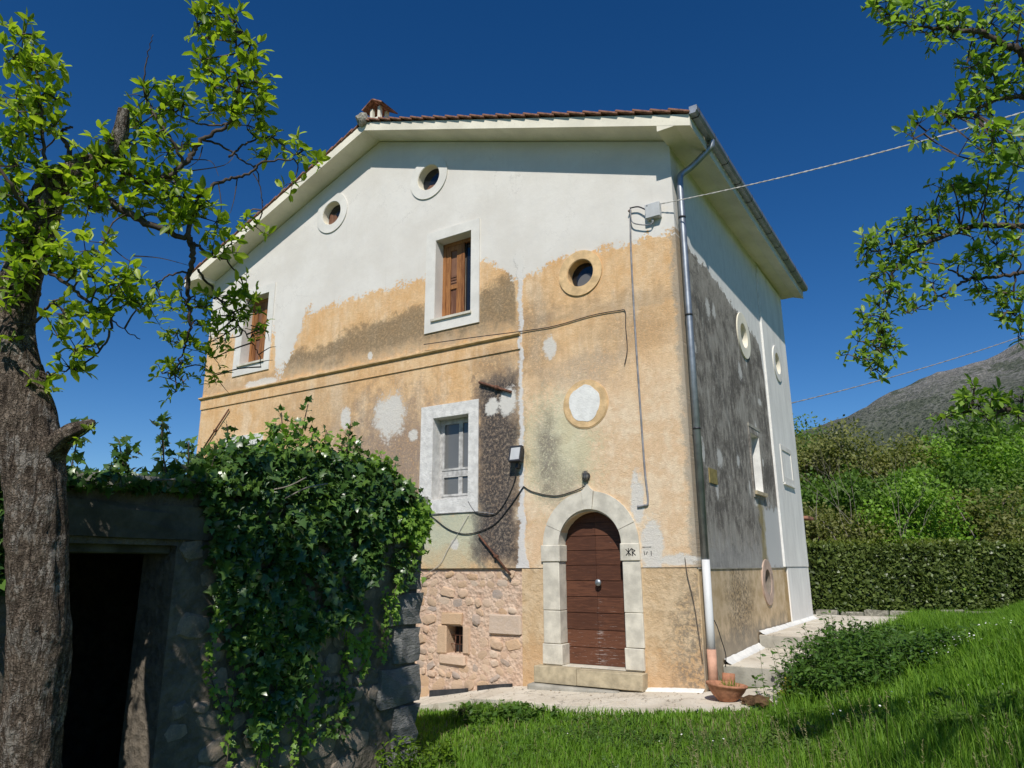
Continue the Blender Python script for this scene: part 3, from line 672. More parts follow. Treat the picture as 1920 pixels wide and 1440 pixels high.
zr = [.205, .50, .80, 1.09, 1.37, 1.65, 1.925, 2.19, 2.45, 2.69, 2.95]
def clip_row(a0, a1, z0, z1):
    top = lambda a: DZS + .06 + math.sqrt(max(0, (DR - .004) ** 2 - (a - DC) ** 2))
    if z1 <= DZS: return rect2(a0, a1, z0, z1)
    n = 10; xs = [a0 + (a1 - a0) * k / n for k in range(n + 1)]
    up = [(x, min(z1, top(x))) for x in xs]
    if max(u[1] for u in up) <= z0 + .01: return None
    up = [u for u in up if u[1] > z0 + .006]
    if len(up) < 2: return None
    return [(up[0][0], z0), (up[-1][0], z0)] + up[::-1]
for i in range(len(zr) - 1):
    for (a0, a1) in ((DX0 + .006, DC - .003), (DC + .003, DX1 - .006)):
        poly = clip_row(a0, a1, zr[i] + .006, zr[i + 1] - .006)
        if poly:
            pk = plate('plank', poly, [], FRONT(.238 + .004 * ((i * 7 + int(a0 * 9)) % 3)), (0, .022, 0), 'door_wood', dr)
bm = bmesh.new(); bmesh.ops.create_uvsphere(bm, u_segments=14, v_segments=10, radius=.062)
for v in bm.verts: v.co = Vector((v.co.x, v.co.y * .6, v.co.z)) + Vector((DC + .06, .17, 1.62))
me = bpy.data.meshes.new('knob'); bm.to_mesh(me); bm.free(); link('knob', me, 'zinc', dr, True)
tube('knob_stem', [(DC + .06, .24, 1.62), (DC + .06, .18, 1.62)], .03, 'zinc', dr)
# painted scrawl on the capital stone and numerals beside it
simple('black_paint', (0.02, 0.02, 0.02), 0.2, 8, 0.8, 0.0)
scr = [((-1.27, 2.2), (-1.15, 2.07)), ((-1.27, 2.07), (-1.14, 2.21)), ((-1.21, 2.22), (-1.20, 2.06)), ((-1.12, 2.22), (-1.11, 2.06)), ((-1.11, 2.2), (-1.05, 2.17)), ((-1.05, 2.17), (-1.10, 2.13)), ((-1.11, 2.13), (-1.04, 2.07))]
num = [((-.95, 2.22), (-.90, 2.22)), ((-.88, 2.22), (-.86, 2.22)), ((-.84, 2.22), (-.80, 2.22)), ((-.93, 2.15), (-.92, 2.09)), ((-.87, 2.14), (-.89, 2.10)), ((-.80, 2.15), (-.80, 2.08))]
def strokes(name, segs, wd, off, parent):
    V, F = [], []
    for (a, b) in segs:
        d = Vector((b[0] - a[0], b[1] - a[1])).normalized() * wd; n = Vector((-d.y, d.x)); k = len(V)
        V += [(a[0] - d.x + n.x, off, a[1] - d.y + n.y), (a[0] - d.x - n.x, off, a[1] - d.y - n.y), (b[0] + d.x - n.x, off, b[1] + d.y - n.y), (b[0] + d.x + n.x, off, b[1] + d.y + n.y)]
        V += [(v[0], off + .0015, v[2]) for v in V[k:k + 4]]
        F += [(k, k + 1, k + 2, k + 3), (k + 7, k + 6, k + 5, k + 4), (k, k + 4, k + 5, k + 1), (k + 1, k + 5, k + 6, k + 2), (k + 2, k + 6, k + 7, k + 3), (k + 3, k + 7, k + 4, k)]
    return link(name, pyd(name, V, F), 'black_paint', parent)
tag(strokes('painted_mark', [tuple((-1.16 + (p[0] + 1.16) * .75, 2.14 + (p[1] - 2.14) * .75) for p in q) for q in scr], .008, -.0535, sur), 'black painted scrawl on the capital stone')
strokes('painted_numerals', num, .006, -.002, house)

# ---------------------------------------------------------------- eaves and roof
OF, OS = .57, .60
TH = .23
def eave_slab(x0, x1, y0, y1, m, name, thick=TH, lift=0.0):
    V = []
    for y in (y0, y1):
        for x in (x0, x1): V += [(x, y, roofz(x) + lift), (x, y, roofz(x) + lift + thick)]
    F = [(0, 1, 3, 2), (4, 6, 7, 5), (0, 4, 5, 1), (2, 3, 7, 6), (0, 2, 6, 4), (1, 5, 7, 3)]
    return link(name, pyd(name, V, F), m, roof)
roof = empty('roof', (0, 0, 0), None, None); roof.parent = house
for k in list(roof.keys()): del roof[k]
eave_slab(RX, OS, -OF, DEP + OF, 'eave_plaster', 'eave_slab')
eave_slab(-W - OS, RX, -OF, DEP + OF, 'eave_plaster', 'eave_slab')
box('eave_box', (-.03, -OF + .003, 9.75), (OS - .003, DEP + OF - .01, 9.90), 'eave_plaster', roof)
zl = roofz(-W) - .10
box('eave_box', (-W - OS + .003, -OF + .003, zl), (-W + .03, DEP + OF - .01, zl + .17), 'eave_plaster', roof)
# tile meshes: a curved clay tile, channel along x (slope direction), unit length
def tile_mesh(L=.44, r0=.105, r1=.088, t=.016, n=7):
    V, F = [], []
    for (xx, rr_) in ((0, r0), (L, r1)):
        for rad in (rr_, rr_ - t):
            for k in range(n + 1):
                a = math.pi * k / n; V.append((xx, rad * math.cos(a), rad * .62 * math.sin(a)))
    m = n + 1
    for k in range(n):
        F += [(k, k + 1, 2 * m + k + 1, 2 * m + k), (m + k + 1, m + k, 3 * m + k, 3 * m + k + 1), (k + 1, k, m + k, m + k + 1), (2 * m + k, 2 * m + k + 1, 3 * m + k + 1, 3 * m + k)]
    F += [(0, 2 * m, 3 * m, m), (n, m + n, 3 * m + n, 2 * m + n)]
    me = pyd('tile', V, F); me.materials.append(MAT['roof_tile']); return me
TILE = tile_mesh()
rt = random.Random(9)
def lay_tile(x, y, right, turn=0.0, mesh=TILE, name='tile'):
    o = bpy.data.objects.new(name, mesh); COL.objects.link(o); o.parent = roof
    o.location = (x, y, roofz(x) + TH + (.03 if mesh is TILE else .052))
    s = math.atan(SR if right else SL)
    # local +x runs up the slope, tail low
    o.rotation_euler = (0, 0, 0)
    up = Vector((-math.cos(s), 0, math.sin(s))) if right else Vector((math.cos(s), 0, math.sin(s)))
    sd = Vector((0, 1, 0)); nn = up.cross(sd)
    if nn.z < 0: sd = -sd; nn = -nn
    M3 = Matrix((up, sd, nn)).transposed() @ Matrix.Rotation(R(-3.2 if mesh is TILE else -7.0), 3, 'Y') @ Matrix.Rotation(turn, 3, 'Z')
    o.rotation_euler = M3.to_euler()
    return o
STEP = .37
for col in range(1, 4):
    yy = -OF + .045 + col * .215
    x = OS + .04
    while x > RX + .3:
        lay_tile(x, yy + rt.uniform(-.008, .008), True, rt.uniform(-.02, .02)); x -= STEP * math.cos(math.atan(SR)) * rt.uniform(.985, 1.015)
    x = -W - OS - .04
    while x < RX - .3:
        lay_tile(x, yy + rt.uniform(-.008, .008), False, rt.uniform(-.02, .02)); x += STEP * math.cos(math.atan(SL)) * rt.uniform(.985, 1.015)
# flat clay under-tiles showing at the verge
UT = box_mesh('verge_tile', (0, -.10, -.042), (.44, .14, .0), .008)
UT.materials.append(MAT['roof_tile'])
x = OS + .03
while x > RX + .2: lay_tile(x, -OF + .07, True, rt.uniform(-.015, .015), UT, 'verge_tile'); x -= STEP * .943
x = -W - OS - .03
while x < RX - .2: lay_tile(x, -OF + .07, False, rt.uniform(-.015, .015), UT, 'verge_tile'); x += STEP * .934
# the rest of the tiled slopes as one corrugated cover
for right in (True, False):
    xs = np.linspace(RX, OS + .04 if right else -W - OS - .04, 40); V, F = [], []; ys = np.arange(-OF + .80, DEP + OF, .0269)
    ph = np.abs(np.sin((ys + .1) / .215 * math.pi))
    for x in xs:
        for y_, h_ in zip(ys, ph): V.append((x, y_, roofz(x) + TH + .015 + .075 * h_))
    n = len(ys)
    I = (np.arange(len(xs) - 1)[:, None] * n + np.arange(n - 1)[None]).ravel()
    o = np_mesh('tile_field', np.array(V), np.stack([I, I + 1, I + n + 1, I + n], 1), 'roof_tile', roof, True); o['kind'] = 'stuff'
tube('ridge_tiles', [(RX, -OF - .02, RZ + TH + .06), (RX, DEP + OF, RZ + TH + .06)], .12, 'roof_tile', roof, 10)
bm = bmesh.new(); bmesh.ops.create_icosphere(bm, subdivisions=3, radius=.17)
for v in bm.verts: v.co = v.co * (1 + .35 * mnoise.noise(v.co * 9)) + Vector((RX - .02, -OF - .03, RZ + TH + .06))
me = bpy.data.meshes.new('ridge_end'); bm.to_mesh(me); bm.free(); link('ridge_end', me, 'lichen_stone', roof)
# chimney with a little gabled lid
CX, CY = -8.44, .8
ch = box('chimney', (CX - .2, CY - .2, 12.0), (CX + .2, CY + .2, 13.93), 'eave_plaster', roof, .01)
for sx in (-1, 1):
    for sy in (-1, 1): box('chimney_leg', (CX + sx * .14 - .045, CY + sy * .14 - .045, 13.935), (CX + sx * .14 + .045, CY + sy * .14 + .045, 14.25), 'eave_plaster', ch)
for sx in (-1, 1):
    plate('chimney_cap', [(0, 0), (.42, 0), (.42, .66), (0, .66)], [], lambda a, b: (CX + sx * (a * .85 + .002), CY - .33 + b, 14.42 - a * .52), (sx * .015, 0, .028), 'roof_tile', ch)
# gutter with joint bands, rainwater pipe
GZ = 9.86
prof = [(OS + .01, GZ), (OS + .12, GZ), (OS + .155, GZ + .06), (OS + .155, GZ + .15), (OS + .147, GZ + .15), (OS + .147, GZ + .062), (OS + .115, GZ + .008), (OS + .01, GZ + .008)]
gut = plate('gutter', prof, [], lambda a, b: (a, -OF - .03, b), (0, DEP + 2 * OF, 0), 'zinc', house)
plate('end_cap', [(OS + .012, GZ + .002), (OS + .118, GZ + .002), (OS + .15, GZ + .06), (OS + .15, GZ + .148), (OS + .012, GZ + .148)], [], lambda a, b: (a, -OF - .034, b), (0, .004, 0), 'zinc', gut)
for k in range(11):
    yy = -OF + .12 + k * .93
    plate('gutter_band', [(OS + .0, GZ - .006), (OS + .124, GZ - .006), (OS + .162, GZ + .058), (OS + .162, GZ + .156), (OS + .156, GZ + .156), (OS + .156, GZ + .06), (OS + .12, GZ - .001), (OS + .0, GZ - .001)], [], lambda a, b: (a, yy, b), (0, .022, 0), 'dark_metal', gut)
pipe = tube('rainwater_pipe', smooth_path([(OS + .085, .47, 9.88), (OS + .07, .47, 9.75), (OS - .02, .45, 9.66), (.30, .33, 9.36), (.13, .22, 9.20), (.105, .17, 9.05), (.105, .16, 8.7)], 4) + [(.105, .14, 6), (.105, .11, 1.98)], .062, 'zinc', house, 14)
tube('white_pipe', [(.105, .11, 2.0), (.105, .09, 1.0), (.105, .08, .58)], .066, 'white_pvc', pipe, 14)
tube('clay_pipe', [(.105, .08, .60), (.105, .07, .06)], .074, 'terracotta_pipe', pipe, 14)
for zz in (8.25, 6.3, 4.2): tube('bracket', [(.105, .147 - (8.2 - zz) * .006, zz), (.105, .147 - (8.2 - zz) * .006, zz + .03)], .07, 'dark_metal', pipe, 12)
# little canopy on the back corner
box('back_canopy', (-.4, DEP + .05, 3.15), (.16, DEP + .9, 3.23), 'roof_tile', house, .01)
box('back_pillar', (-.35, DEP + .55, .4), (-.12, DEP + .85, 3.15), 'rubble_mortar', house)

# ================================================================ ground
def sst(a, b, v): t = np.clip((v - a) / (b - a), 0, 1); return t * t * (3 - 2 * t)
_gn = RNG.uniform(0, 6.28, (10, 3)); _gk = RNG.uniform(.4, 2.2, (10, 2)) * np.where(RNG.random((10, 2)) < .5, -1, 1)
def lumps(x, y):
    v = 0
    for (p, q, r_), (kx, ky) in zip(_gn, _gk): v = v + np.sin(kx * x + p) * np.sin(ky * y + q)
    return v / 10
def H(x, y):
    """height of the ground"""
    x = np.asarray(x, float); y = np.asarray(y, float)
    z = np.where(x < 0, .10 * np.maximum(x, -9), .055 * np.minimum(x, 6)) - .13
    z = z + .05 * lumps(x, y) * sst(-1.2, -3.0, y)
    edge = 1.15 + .9 * sst(-1, 7, y)
    bank = sst(edge + .25, edge + 4.3, x) * .95 * sst(-8.0, -1.0, y) + sst(edge - .1, edge + .7, x) * .14 * sst(-2.0, .2, y)
    z = z + bank + .06 * lumps(x * 1.7 + 3, y * 1.7) * sst(.0, .5, bank)
    # levels beside and behind the house
    side_z = np.where(y < 3.5, -.05, .2)
    z = z + (side_z - z) * sst(edge + .25, edge - .0, x) * sst(.2, .9, y)
    tl = np.interp(y, [-.3, .5, 1.2, 3.0, 3.7, 9.5, 11], [-.1, .05, .36, .42, .66, .62, .5])
    z = np.maximum(z, z + (tl - z) * sst(edge + .02, edge + .36, x) * sst(-.3, .4, y) * sst(14, 11, y))
    back = sst(9.5, 11.5, y)
    z = z + (.45 - z) * back * sst(7, 3, x)
    far = sst(12, 40, np.hypot(x - 2, y))
    return z + far * np.clip((.4 - z), -2, 2) * .7
def soil():
    g = Graph('soil', 0.95, 0.1); p = g.pos(); n = g.noise(p, 1.2, 5); f = g.noise(p, 18, 5)
    c = g.mix(g.step(n, .35, .65), (0.06, 0.10, 0.02), (0.10, 0.135, 0.03)); c = g.mix(g.step(f, .5, .7) * .5, c, (0.06, 0.05, 0.03))
    MAT['soil'] = g.done(c, normal=g.bump(f, .8, .05))
soil()
ax = np.concatenate([np.linspace(-3000, -60, 14), np.linspace(-50, -12, 14), np.linspace(-11, 12, 150), np.linspace(14, 50, 14), np.linspace(60, 3000, 14)])
ay = np.concatenate([np.linspace(-2000, -60, 12), np.linspace(-50, -15, 12), np.linspace(-14, 14, 180), np.linspace(15, 50, 20), np.linspace(60, 3500, 14)])
GX, GY = np.meshgrid(ax, ay); V = np.stack([GX, GY, H(GX, GY)], -1).reshape(-1, 3); n = len(ax)
I = (np.arange(len(ay) - 1)[:, None] * n + np.arange(n - 1)[None]).ravel()
gr = np_mesh('ground', V, np.stack([I, I + 1, I + n + 1, I + n], 1), 'soil', None, True); tag(gr, kind='structure')

# concrete walk before the door, falling to the left, and the steps along the side
def strip(name, rows, mat, thick=.25, bev=True):
    """rows of (inner point, outer point) swept into a slab"""
    V, F = [], []
    for a, b in rows: V += [a, b, (b[0], b[1], b[2] - thick), (a[0], a[1], a[2] - thick)]
    for i in range(len(rows) - 1):
        k = 4 * i
        for j in range(4): F.append((k + j, k + (j + 1) % 4, k + 4 + (j + 1) % 4, k + 4 + j))
    F += [(3, 2, 1, 0), (4 * len(rows) - 4, 4 * len(rows) - 3, 4 * len(rows) - 2, 4 * len(rows) - 1)]
    me = pyd(name, V, F); bm = bmesh.new(); bm.from_mesh(me); bmesh.ops.recalc_face_normals(bm, faces=bm.faces[:]); bm.to_mesh(me); bm.free()
    return link(name, me, mat)
tag(strip('front_path', [((-9.0, .05, -.92), (-9.0, -.8, -.98)), ((-6.6, .05, -.72), (-6.6, -.85, -.77)), ((-5.2, .05, -.50), (-5.1, -.95, -.55)), ((-3.9, .05, -.26), (-3.8, -1.05, -.31)), ((-3.2, .05, -.19), (-3.1, -1.35, -.22)),
     ((-2.0, .05, -.15), (-2.0, -1.55, -.175)), ((-1.0, .05, -.095), (-1.0, -1.5, -.12)), ((0, .05, -.035), (.0, -1.42, -.06)), ((.9, .95, -.01), (.9, -.9, -.03)), ((1.35, .95, -.005), (1.35, -.35, -.02))], 'concrete'), kind='structure')
def slab(name, y0, y1, x0, x1, z0, z1, th, mat='concrete'):
    me = pyd(name, [(x0, y0, z0), (x1, y0, z0), (x1 + .25, y1, z1), (x0, y1, z1), (x0, y0, z0 - th), (x1, y0, z0 - th), (x1 + .25, y1, z1 - th), (x0, y1, z1 - th)],
             [(0, 1, 2, 3), (4, 7, 6, 5), (0, 4, 5, 1), (1, 5, 6, 2), (2, 6, 7, 3), (3, 7, 4, 0)])
    bm = bmesh.new(); bm.from_mesh(me); bmesh.ops.subdivide_edges(bm, edges=bm.edges[:], cuts=5, use_grid_fill=True)
    for v in bm.verts: v.co += Vector((0, .012 * mnoise.noise(v.co * 6), .006 * mnoise.noise(v.co * 4 + Vector((7, 0, 0)))))
    bm.to_mesh(me); bm.free(); return tag(link(name, me, mat), kind='structure')
slab('side_step', .96, 3.46, .012, 1.5, .262, .325, .30)
slab('side_terrace', 3.42, 10.6, .034, 1.95, .565, .545, .30)
box('step_riser', (.02, .936, -.05), (1.5, .962, .252), 'grey_concrete', None, .004, .004, 2)['kind'] = 'structure'
box('step_riser', (.04, 3.396, .2), (1.95, 3.424, .553), 'grey_concrete', None, .004, .004, 3)['kind'] = 'structure'
box('terrace_extension', (-.5, 9.2, .30), (2.1, 10.9, .546), 'concrete')['kind'] = 'structure'
# white waterproof band where wall meets paving
def band(name, pts, hgt, wid, seed):
    rr = random.Random(seed); V, F = [], []; P = smooth_path(pts, 14)
    for i, p in enumerate(P):
        h = hgt * rr.uniform(.9, 1.1); w = wid * rr.uniform(.92, 1.08); d = (P[min(i + 1, len(P) - 1)] - P[max(i - 1, 0)]); d.z = 0; d.normalize(); nrm = Vector((d.y, -d.x, 0))
        V += [p + Vector((0, 0, h)) - nrm * .01, p + Vector((0, 0, h)) + nrm * .012, p + nrm * (w * .55) + Vector((0, 0, h * .35)), p + nrm * w + Vector((0, 0, .006)), p + nrm * w - Vector((0, 0, .03))]
    for i in range(len(P) - 1):
        k = 5 * i
        for j in range(4): F.append((k + j, k + 5 + j, k + 6 + j, k + j + 1))
    return tag(link(name, pyd(name, V, F), 'lime_white', None, True), kind='structure')
band('white_wall_base', [(.03, 3.46, .565), (.03, 5.5, .555), (.02, 7.5, .55), (0.04, 9.15, .55)], .07, .11, 1)
band('white_wall_base', [(.015, 1.0, .268), (.015, 2.2, .30), (.012, 3.40, .33)], .08, .12, 2)
band('white_wall_base', [(-1.1, .012, -.09), (-.5, .012, -.05), (-.02, .012, -.03)], .035, .10, 3)
# low kerb at the foot of the hedge
kb = empty('low_kerb', (1, 10.9, .4), 'low mossy stone kerb at the foot of the hedge', 'kerb')
for k in range(9):
    a = Vector((-.9 + k * .62, 11.0 + k * .26, 0)); o = box('kerb_stone', (a.x + .01, a.y - .1, .35), (a.x + .60, a.y + .16, .64 + .03 * math.sin(k * 2.3)), 'lichen_stone', None, .02, .02, k)
    o.parent = kb; o.matrix_parent_inverse = Matrix.Translation((-1, -10.9, -.4))

# ================================================================ stone outbuilding with ivy
XO = -2.1
shed = empty('stone_outbuilding', (XO - 2, -7.5, -.3), 'low stone outbuilding, tree shade put into its dark colour, under ivy with an open doorway', 'outbuilding')
def sh_add(o): o.parent = shed; o.matrix_parent_inverse = Matrix.Translation((-(XO - 2), 7.5, .3)); return o
DY0, DY1, DZ = -8.95, -8.0, 2.09
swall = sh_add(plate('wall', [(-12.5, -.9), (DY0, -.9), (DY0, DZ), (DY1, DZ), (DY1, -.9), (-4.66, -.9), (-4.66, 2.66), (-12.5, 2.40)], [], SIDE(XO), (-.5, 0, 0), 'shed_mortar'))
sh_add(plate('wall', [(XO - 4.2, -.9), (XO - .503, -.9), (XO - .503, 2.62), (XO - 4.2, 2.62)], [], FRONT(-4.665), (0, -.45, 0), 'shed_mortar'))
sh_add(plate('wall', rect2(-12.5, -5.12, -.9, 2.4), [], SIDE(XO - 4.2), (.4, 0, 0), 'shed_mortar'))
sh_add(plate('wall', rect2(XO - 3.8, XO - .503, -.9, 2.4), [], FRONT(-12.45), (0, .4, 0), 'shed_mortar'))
sh_add(link('roof_slab', pyd('roof_slab', [(XO + .06, -12.6, 2.41), (XO + .06, -4.55, 2.67), (XO - 4.3, -4.55, 2.9), (XO - 4.3, -12.6, 2.64), (XO + .06, -12.6, 2.53), (XO + .06, -4.55, 2.79), (XO - 4.3, -4.55, 3.02), (XO - 4.3, -12.6, 2.76)],
     [(3, 2, 1, 0), (4, 5, 6, 7), (0, 1, 5, 4), (1, 2, 6, 5), (2, 3, 7, 6), (3, 0, 4, 7)]), 'grey_concrete'))
simple('shed_concrete', (0.11, 0.10, 0.08), 0.25, 3, 0.95, 0.6, 30, 0.02, 0.1)  # lintel concrete darkened, the shade over the doorway is in its colour
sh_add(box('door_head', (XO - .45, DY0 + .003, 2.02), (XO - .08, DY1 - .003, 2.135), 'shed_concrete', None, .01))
# corner blocks: rough hewn, each its own piece
def rough_block(name, lo, hi, mat, seed, amp=.034):
    bm = bmesh.new(); bmesh.ops.create_cube(bm, size=1)
    for v in bm.verts: v.co = Vector(((lo[i] + hi[i]) / 2 + v.co[i] * (hi[i] - lo[i]) for i in range(3)))
    bmesh.ops.subdivide_edges(bm, edges=bm.edges[:], cuts=3, use_grid_fill=True)
    c = (Vector(lo) + Vector(hi)) / 2
    for v in bm.verts:
        d = (v.co - c).normalized(); v.co += d * amp * 1.6 * mnoise.noise(v.co * 5 + Vector((seed, 0, 0))) + Vector((mnoise.noise(v.co * 14 + Vector((seed * 3, 1, 0))) * amp * .6, 0, 0)) - d * (.02 if sum(abs(abs(v.co[i] - c[i]) - (hi[i] - lo[i]) / 2) < 1e-4 for i in range(3)) >= 2 else 0)
    me = bpy.data.meshes.new(name); bm.to_mesh(me); bm.free(); return link(name, me, mat, None, False)
def quoin_mat():
    g = Graph('quoin_stone', 0.9, 0.15); p = g.pos(); x, y, z = g.sep(p)
    t = g.noise(g.map(p, (3, 9, 22), rot=(.9, 0, 0)), 2.2, 5, .65); n = g.noise(p, 5, 6, .6); f = g.noise(p, 45, 4, .7)
    c = g.mix(g.step(n, .35, .65), (.235, .235, .225), (.32, .315, .30)); c = g.mix(g.step(f, .55, .7) * .4, c, (.38, .37, .34))
    MAT['quoin_stone'] = g.done(c, normal=g.bump(t * 1.6 + f * .4, 1.0, .05))
quoin_mat()
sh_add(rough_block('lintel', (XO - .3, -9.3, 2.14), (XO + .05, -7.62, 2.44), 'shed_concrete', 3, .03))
qz = [-.62, -.16, .31, .76, 1.20, 1.60, 2.10, 2.62]
for k in range(len(qz) - 1):
    ln = (.62, .44, .70, .48, .60, .40, .55)[k]
    b = rough_block('quoin', (XO - .42, -4.60 - ln - .02, qz[k] + .012), (XO + .055, -4.59 - (.02 if k % 2 else .0), qz[k + 1] - .012), 'quoin_stone', k * 5); sh_add(b)
SM2 = stone_meshes(14, 8, 6, 8)
for m_ in SM2: m_.polygons.foreach_set('use_smooth', [False] * len(m_.polygons))
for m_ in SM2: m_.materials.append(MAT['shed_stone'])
rr = random.Random(31)
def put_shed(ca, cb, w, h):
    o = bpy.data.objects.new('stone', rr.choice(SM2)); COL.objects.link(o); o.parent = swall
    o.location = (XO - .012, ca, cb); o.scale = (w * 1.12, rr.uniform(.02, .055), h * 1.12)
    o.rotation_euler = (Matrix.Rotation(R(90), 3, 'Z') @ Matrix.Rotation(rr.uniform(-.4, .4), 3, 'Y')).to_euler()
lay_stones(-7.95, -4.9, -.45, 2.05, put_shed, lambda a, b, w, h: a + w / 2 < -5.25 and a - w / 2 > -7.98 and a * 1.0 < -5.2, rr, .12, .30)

# ================================================================ hedge, wood behind, mountain
leaf_mat('hedge_leaf', [(0.043, 0.065, 0.017), (0.087, 0.123, 0.029), (0.131, 0.181, 0.043), (0.203, 0.246, 0.072)], .25, .38, .4, 1.1)
leaf_mat('hedge_tip', [(0.145, 0.189, 0.029), (0.217, 0.261, 0.043)], .45)
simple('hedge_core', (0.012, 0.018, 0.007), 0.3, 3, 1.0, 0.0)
simple('twig', (0.16, 0.125, 0.095), 0.25, 12, 0.9, 0.2, 60, 0.004)
ha, hb = Vector((-1.3, 11.05, .45)), Vector((8.2, 17.4, .45)); hd = (hb - ha).normalized(); hn = Vector((hd.y, -hd.x, 0))
hedge = empty('laurel_hedge', tuple((ha + hb) / 2), 'long clipped dark green hedge behind the terrace', 'hedge')
def hadd(o): o.parent = hedge; o.matrix_parent_inverse = Matrix.Translation(-(ha + hb) / 2); return o
L = (hb - ha).length
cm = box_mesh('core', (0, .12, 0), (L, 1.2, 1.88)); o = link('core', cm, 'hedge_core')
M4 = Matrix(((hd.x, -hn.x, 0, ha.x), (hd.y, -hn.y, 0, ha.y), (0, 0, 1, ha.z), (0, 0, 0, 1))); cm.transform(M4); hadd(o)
n = 34000; u = RNG.uniform(0, L, n); t = RNG.random(n); front = t < .78
v = np.where(front, RNG.uniform(-.02, .20, n) + .05 * np.sin(u * 2.1) + .07 * np.sin(u * 5.3 + 2 * np.sin(u)) , RNG.uniform(0, 1.1, n)); w = np.where(front, RNG.uniform(.05, 2.02, n), 1.96 + RNG.normal(0, .05, n)) + .05 * np.sin(u * 1.3) * (~front)
hnp, hdp = np.array(hn), np.array(hd)
P = np.array(ha) + u[:, None] * hdp - v[:, None] * hnp + w[:, None] * np.array([0, 0, 1])
Nn = unit(rdir(n) * .8 + np.where(front[:, None], hnp * .8 + np.array([0, 0, .45]), np.array([0, 0, 1.0])))
D = unit(rdir(n) + np.array([0, 0, .5]) + hnp * .4)
hadd(leaves('foliage', P, D, Nn, RNG.uniform(.09, .19, n), LEAF_QUAD, 'hedge_leaf'))
n = 2600; cu = RNG.choice([2.2, 4.5, 5.1, 5.5, 8.0, 3.2, 1.0], n); u = cu + RNG.normal(0, .35, n)
P = np.array(ha) + u[:, None] * hdp - RNG.uniform(-.05, .9, n)[:, None] * hnp + (2.0 + np.abs(RNG.normal(0, .10, n)))[:, None] * np.array([0, 0, 1])
hadd(leaves('new_shoots', P, unit(rdir(n) + np.array([0, 0, 1.2])), rdir(n), RNG.uniform(.06, .11, n), LEAF_QUAD, 'hedge_tip'))

simple('bark', (0.17, 0.14, 0.115), 0.3, 9, 0.95, 0.7, 30, 0.02, 0.1)
simple('pale_bark', (0.24, 0.215, 0.18), 0.25, 9, 0.95, 0.4, 40, 0.01, 0.1)
GREEN = {'bright_leaf': [(0.125, 0.239, 0.028), (0.193, 0.340, 0.041), (0.274, 0.455, 0.056)],
         'mid_leaf': [(0.095, 0.164, 0.032), (0.147, 0.239, 0.046), (0.216, 0.319, 0.063)],
         'olive_leaf': [(0.137, 0.154, 0.049), (0.205, 0.223, 0.068), (0.296, 0.296, 0.102)],
         'deep_leaf': [(0.068, 0.132, 0.028), (0.115, 0.205, 0.036), (0.171, 0.296, 0.049)]}
for k, c in GREEN.items(): leaf_mat(k, c, .4, .5, .3, .8)
def wood_tree(name, loc, h, rad, mat, nleaf, size, label, group, bare=0, seed=0, bark='bark', low=.15):
    rr = random.Random(seed); rg = np.random.default_rng(seed + 100)
    t = empty(name, loc, label, 'tree', group)
    top = Vector((rr.uniform(-.4, .4), rr.uniform(-.4, .4), h * .8))
    trunk = [Vector((0, 0, -.4)), Vector((rr.uniform(-.1, .1), rr.uniform(-.1, .1), h * .3)), top * .75, top]
    tube('trunk', smooth_path(trunk, 4), [h * .028 * (1 - .8 * k / 12) for k in range(13)], bark, t, 8)
    cl = []
    nb = 9
    for k in range(nb):
        a = 2 * math.pi * (k + rr.random() * .7) / nb * 2.4; z0 = h * rr.uniform(.22, .62); e = Vector((math.cos(a) * rad * rr.uniform(.55, .95), math.sin(a) * rad * rr.uniform(.55, .95), min(h * .97, z0 + h * rr.uniform(.12, .36))))
        s = Vector((0, 0, z0)) + top * 0.15
        m = s.lerp(e, .5) + Vector((rr.uniform(-.2, .2), rr.uniform(-.2, .2), rr.uniform(.0, .4)))
        tube('limb', smooth_path([s, m, e], 4), [h * .011 * (1 - .75 * q / 8) for q in range(9)], bark, t, 6)
        cl.append((e, rad * rr.uniform(.32, .55))); cl.append((m.lerp(e, .4), rad * rr.uniform(.25, .42)))
    cl.append((top, rad * .45))
    for k in range(8):
        a = rr.uniform(0, 6.28); q = rr.uniform(.3, .95) * rad; cl.append((Vector((math.cos(a) * q, math.sin(a) * q, h * rr.uniform(low, .9))), rad * rr.uniform(.22, .42)))
    C_ = np.array([list(c) for c, _ in cl]); S_ = np.array([s for _, s in cl])
    idx = rg.choice(len(cl), nleaf, p=S_ ** 2 / (S_ ** 2).sum())
    d = unit(rg.normal(size=(nleaf, 3))); rr_ = S_[idx] * (rg.random(nleaf) ** .45) * (1 + .25 * np.sin(d[:, 0] * 7 + idx) * np.sin(d[:, 1] * 6))
    P = C_[idx] + d * rr_[:, None] * np.array([1, 1, .8])
    Nn = unit(d * .7 + rg.normal(size=(nleaf, 3)) * .6 + np.array([0, 0, .5])); D = unit(rg.normal(size=(nleaf, 3)) + d * .6)
    leaves('crown', P, D, Nn, rg.uniform(.7, 1.3, nleaf) * size, LEAF_QUAD, mat, t)
    for k in range(bare):
        a = rr.uniform(0, 6.28); b0 = Vector((rr.uniform(-.3, .3) * rad, rr.uniform(-.9, -.4) * rad, h * rr.uniform(.1, .4))); e = b0 + Vector((rr.uniform(-1, 1), rr.uniform(-.5, .2), rr.uniform(1.2, 2.6)))
        tube('bare_branch', smooth_path([b0, b0.lerp(e, .5) + Vector((rr.uniform(-.25, .25), 0, 0)), e], 4), [.035 * (1 - .8 * q / 8) for q in range(9)], 'pale_bark', t, 5)
    return t
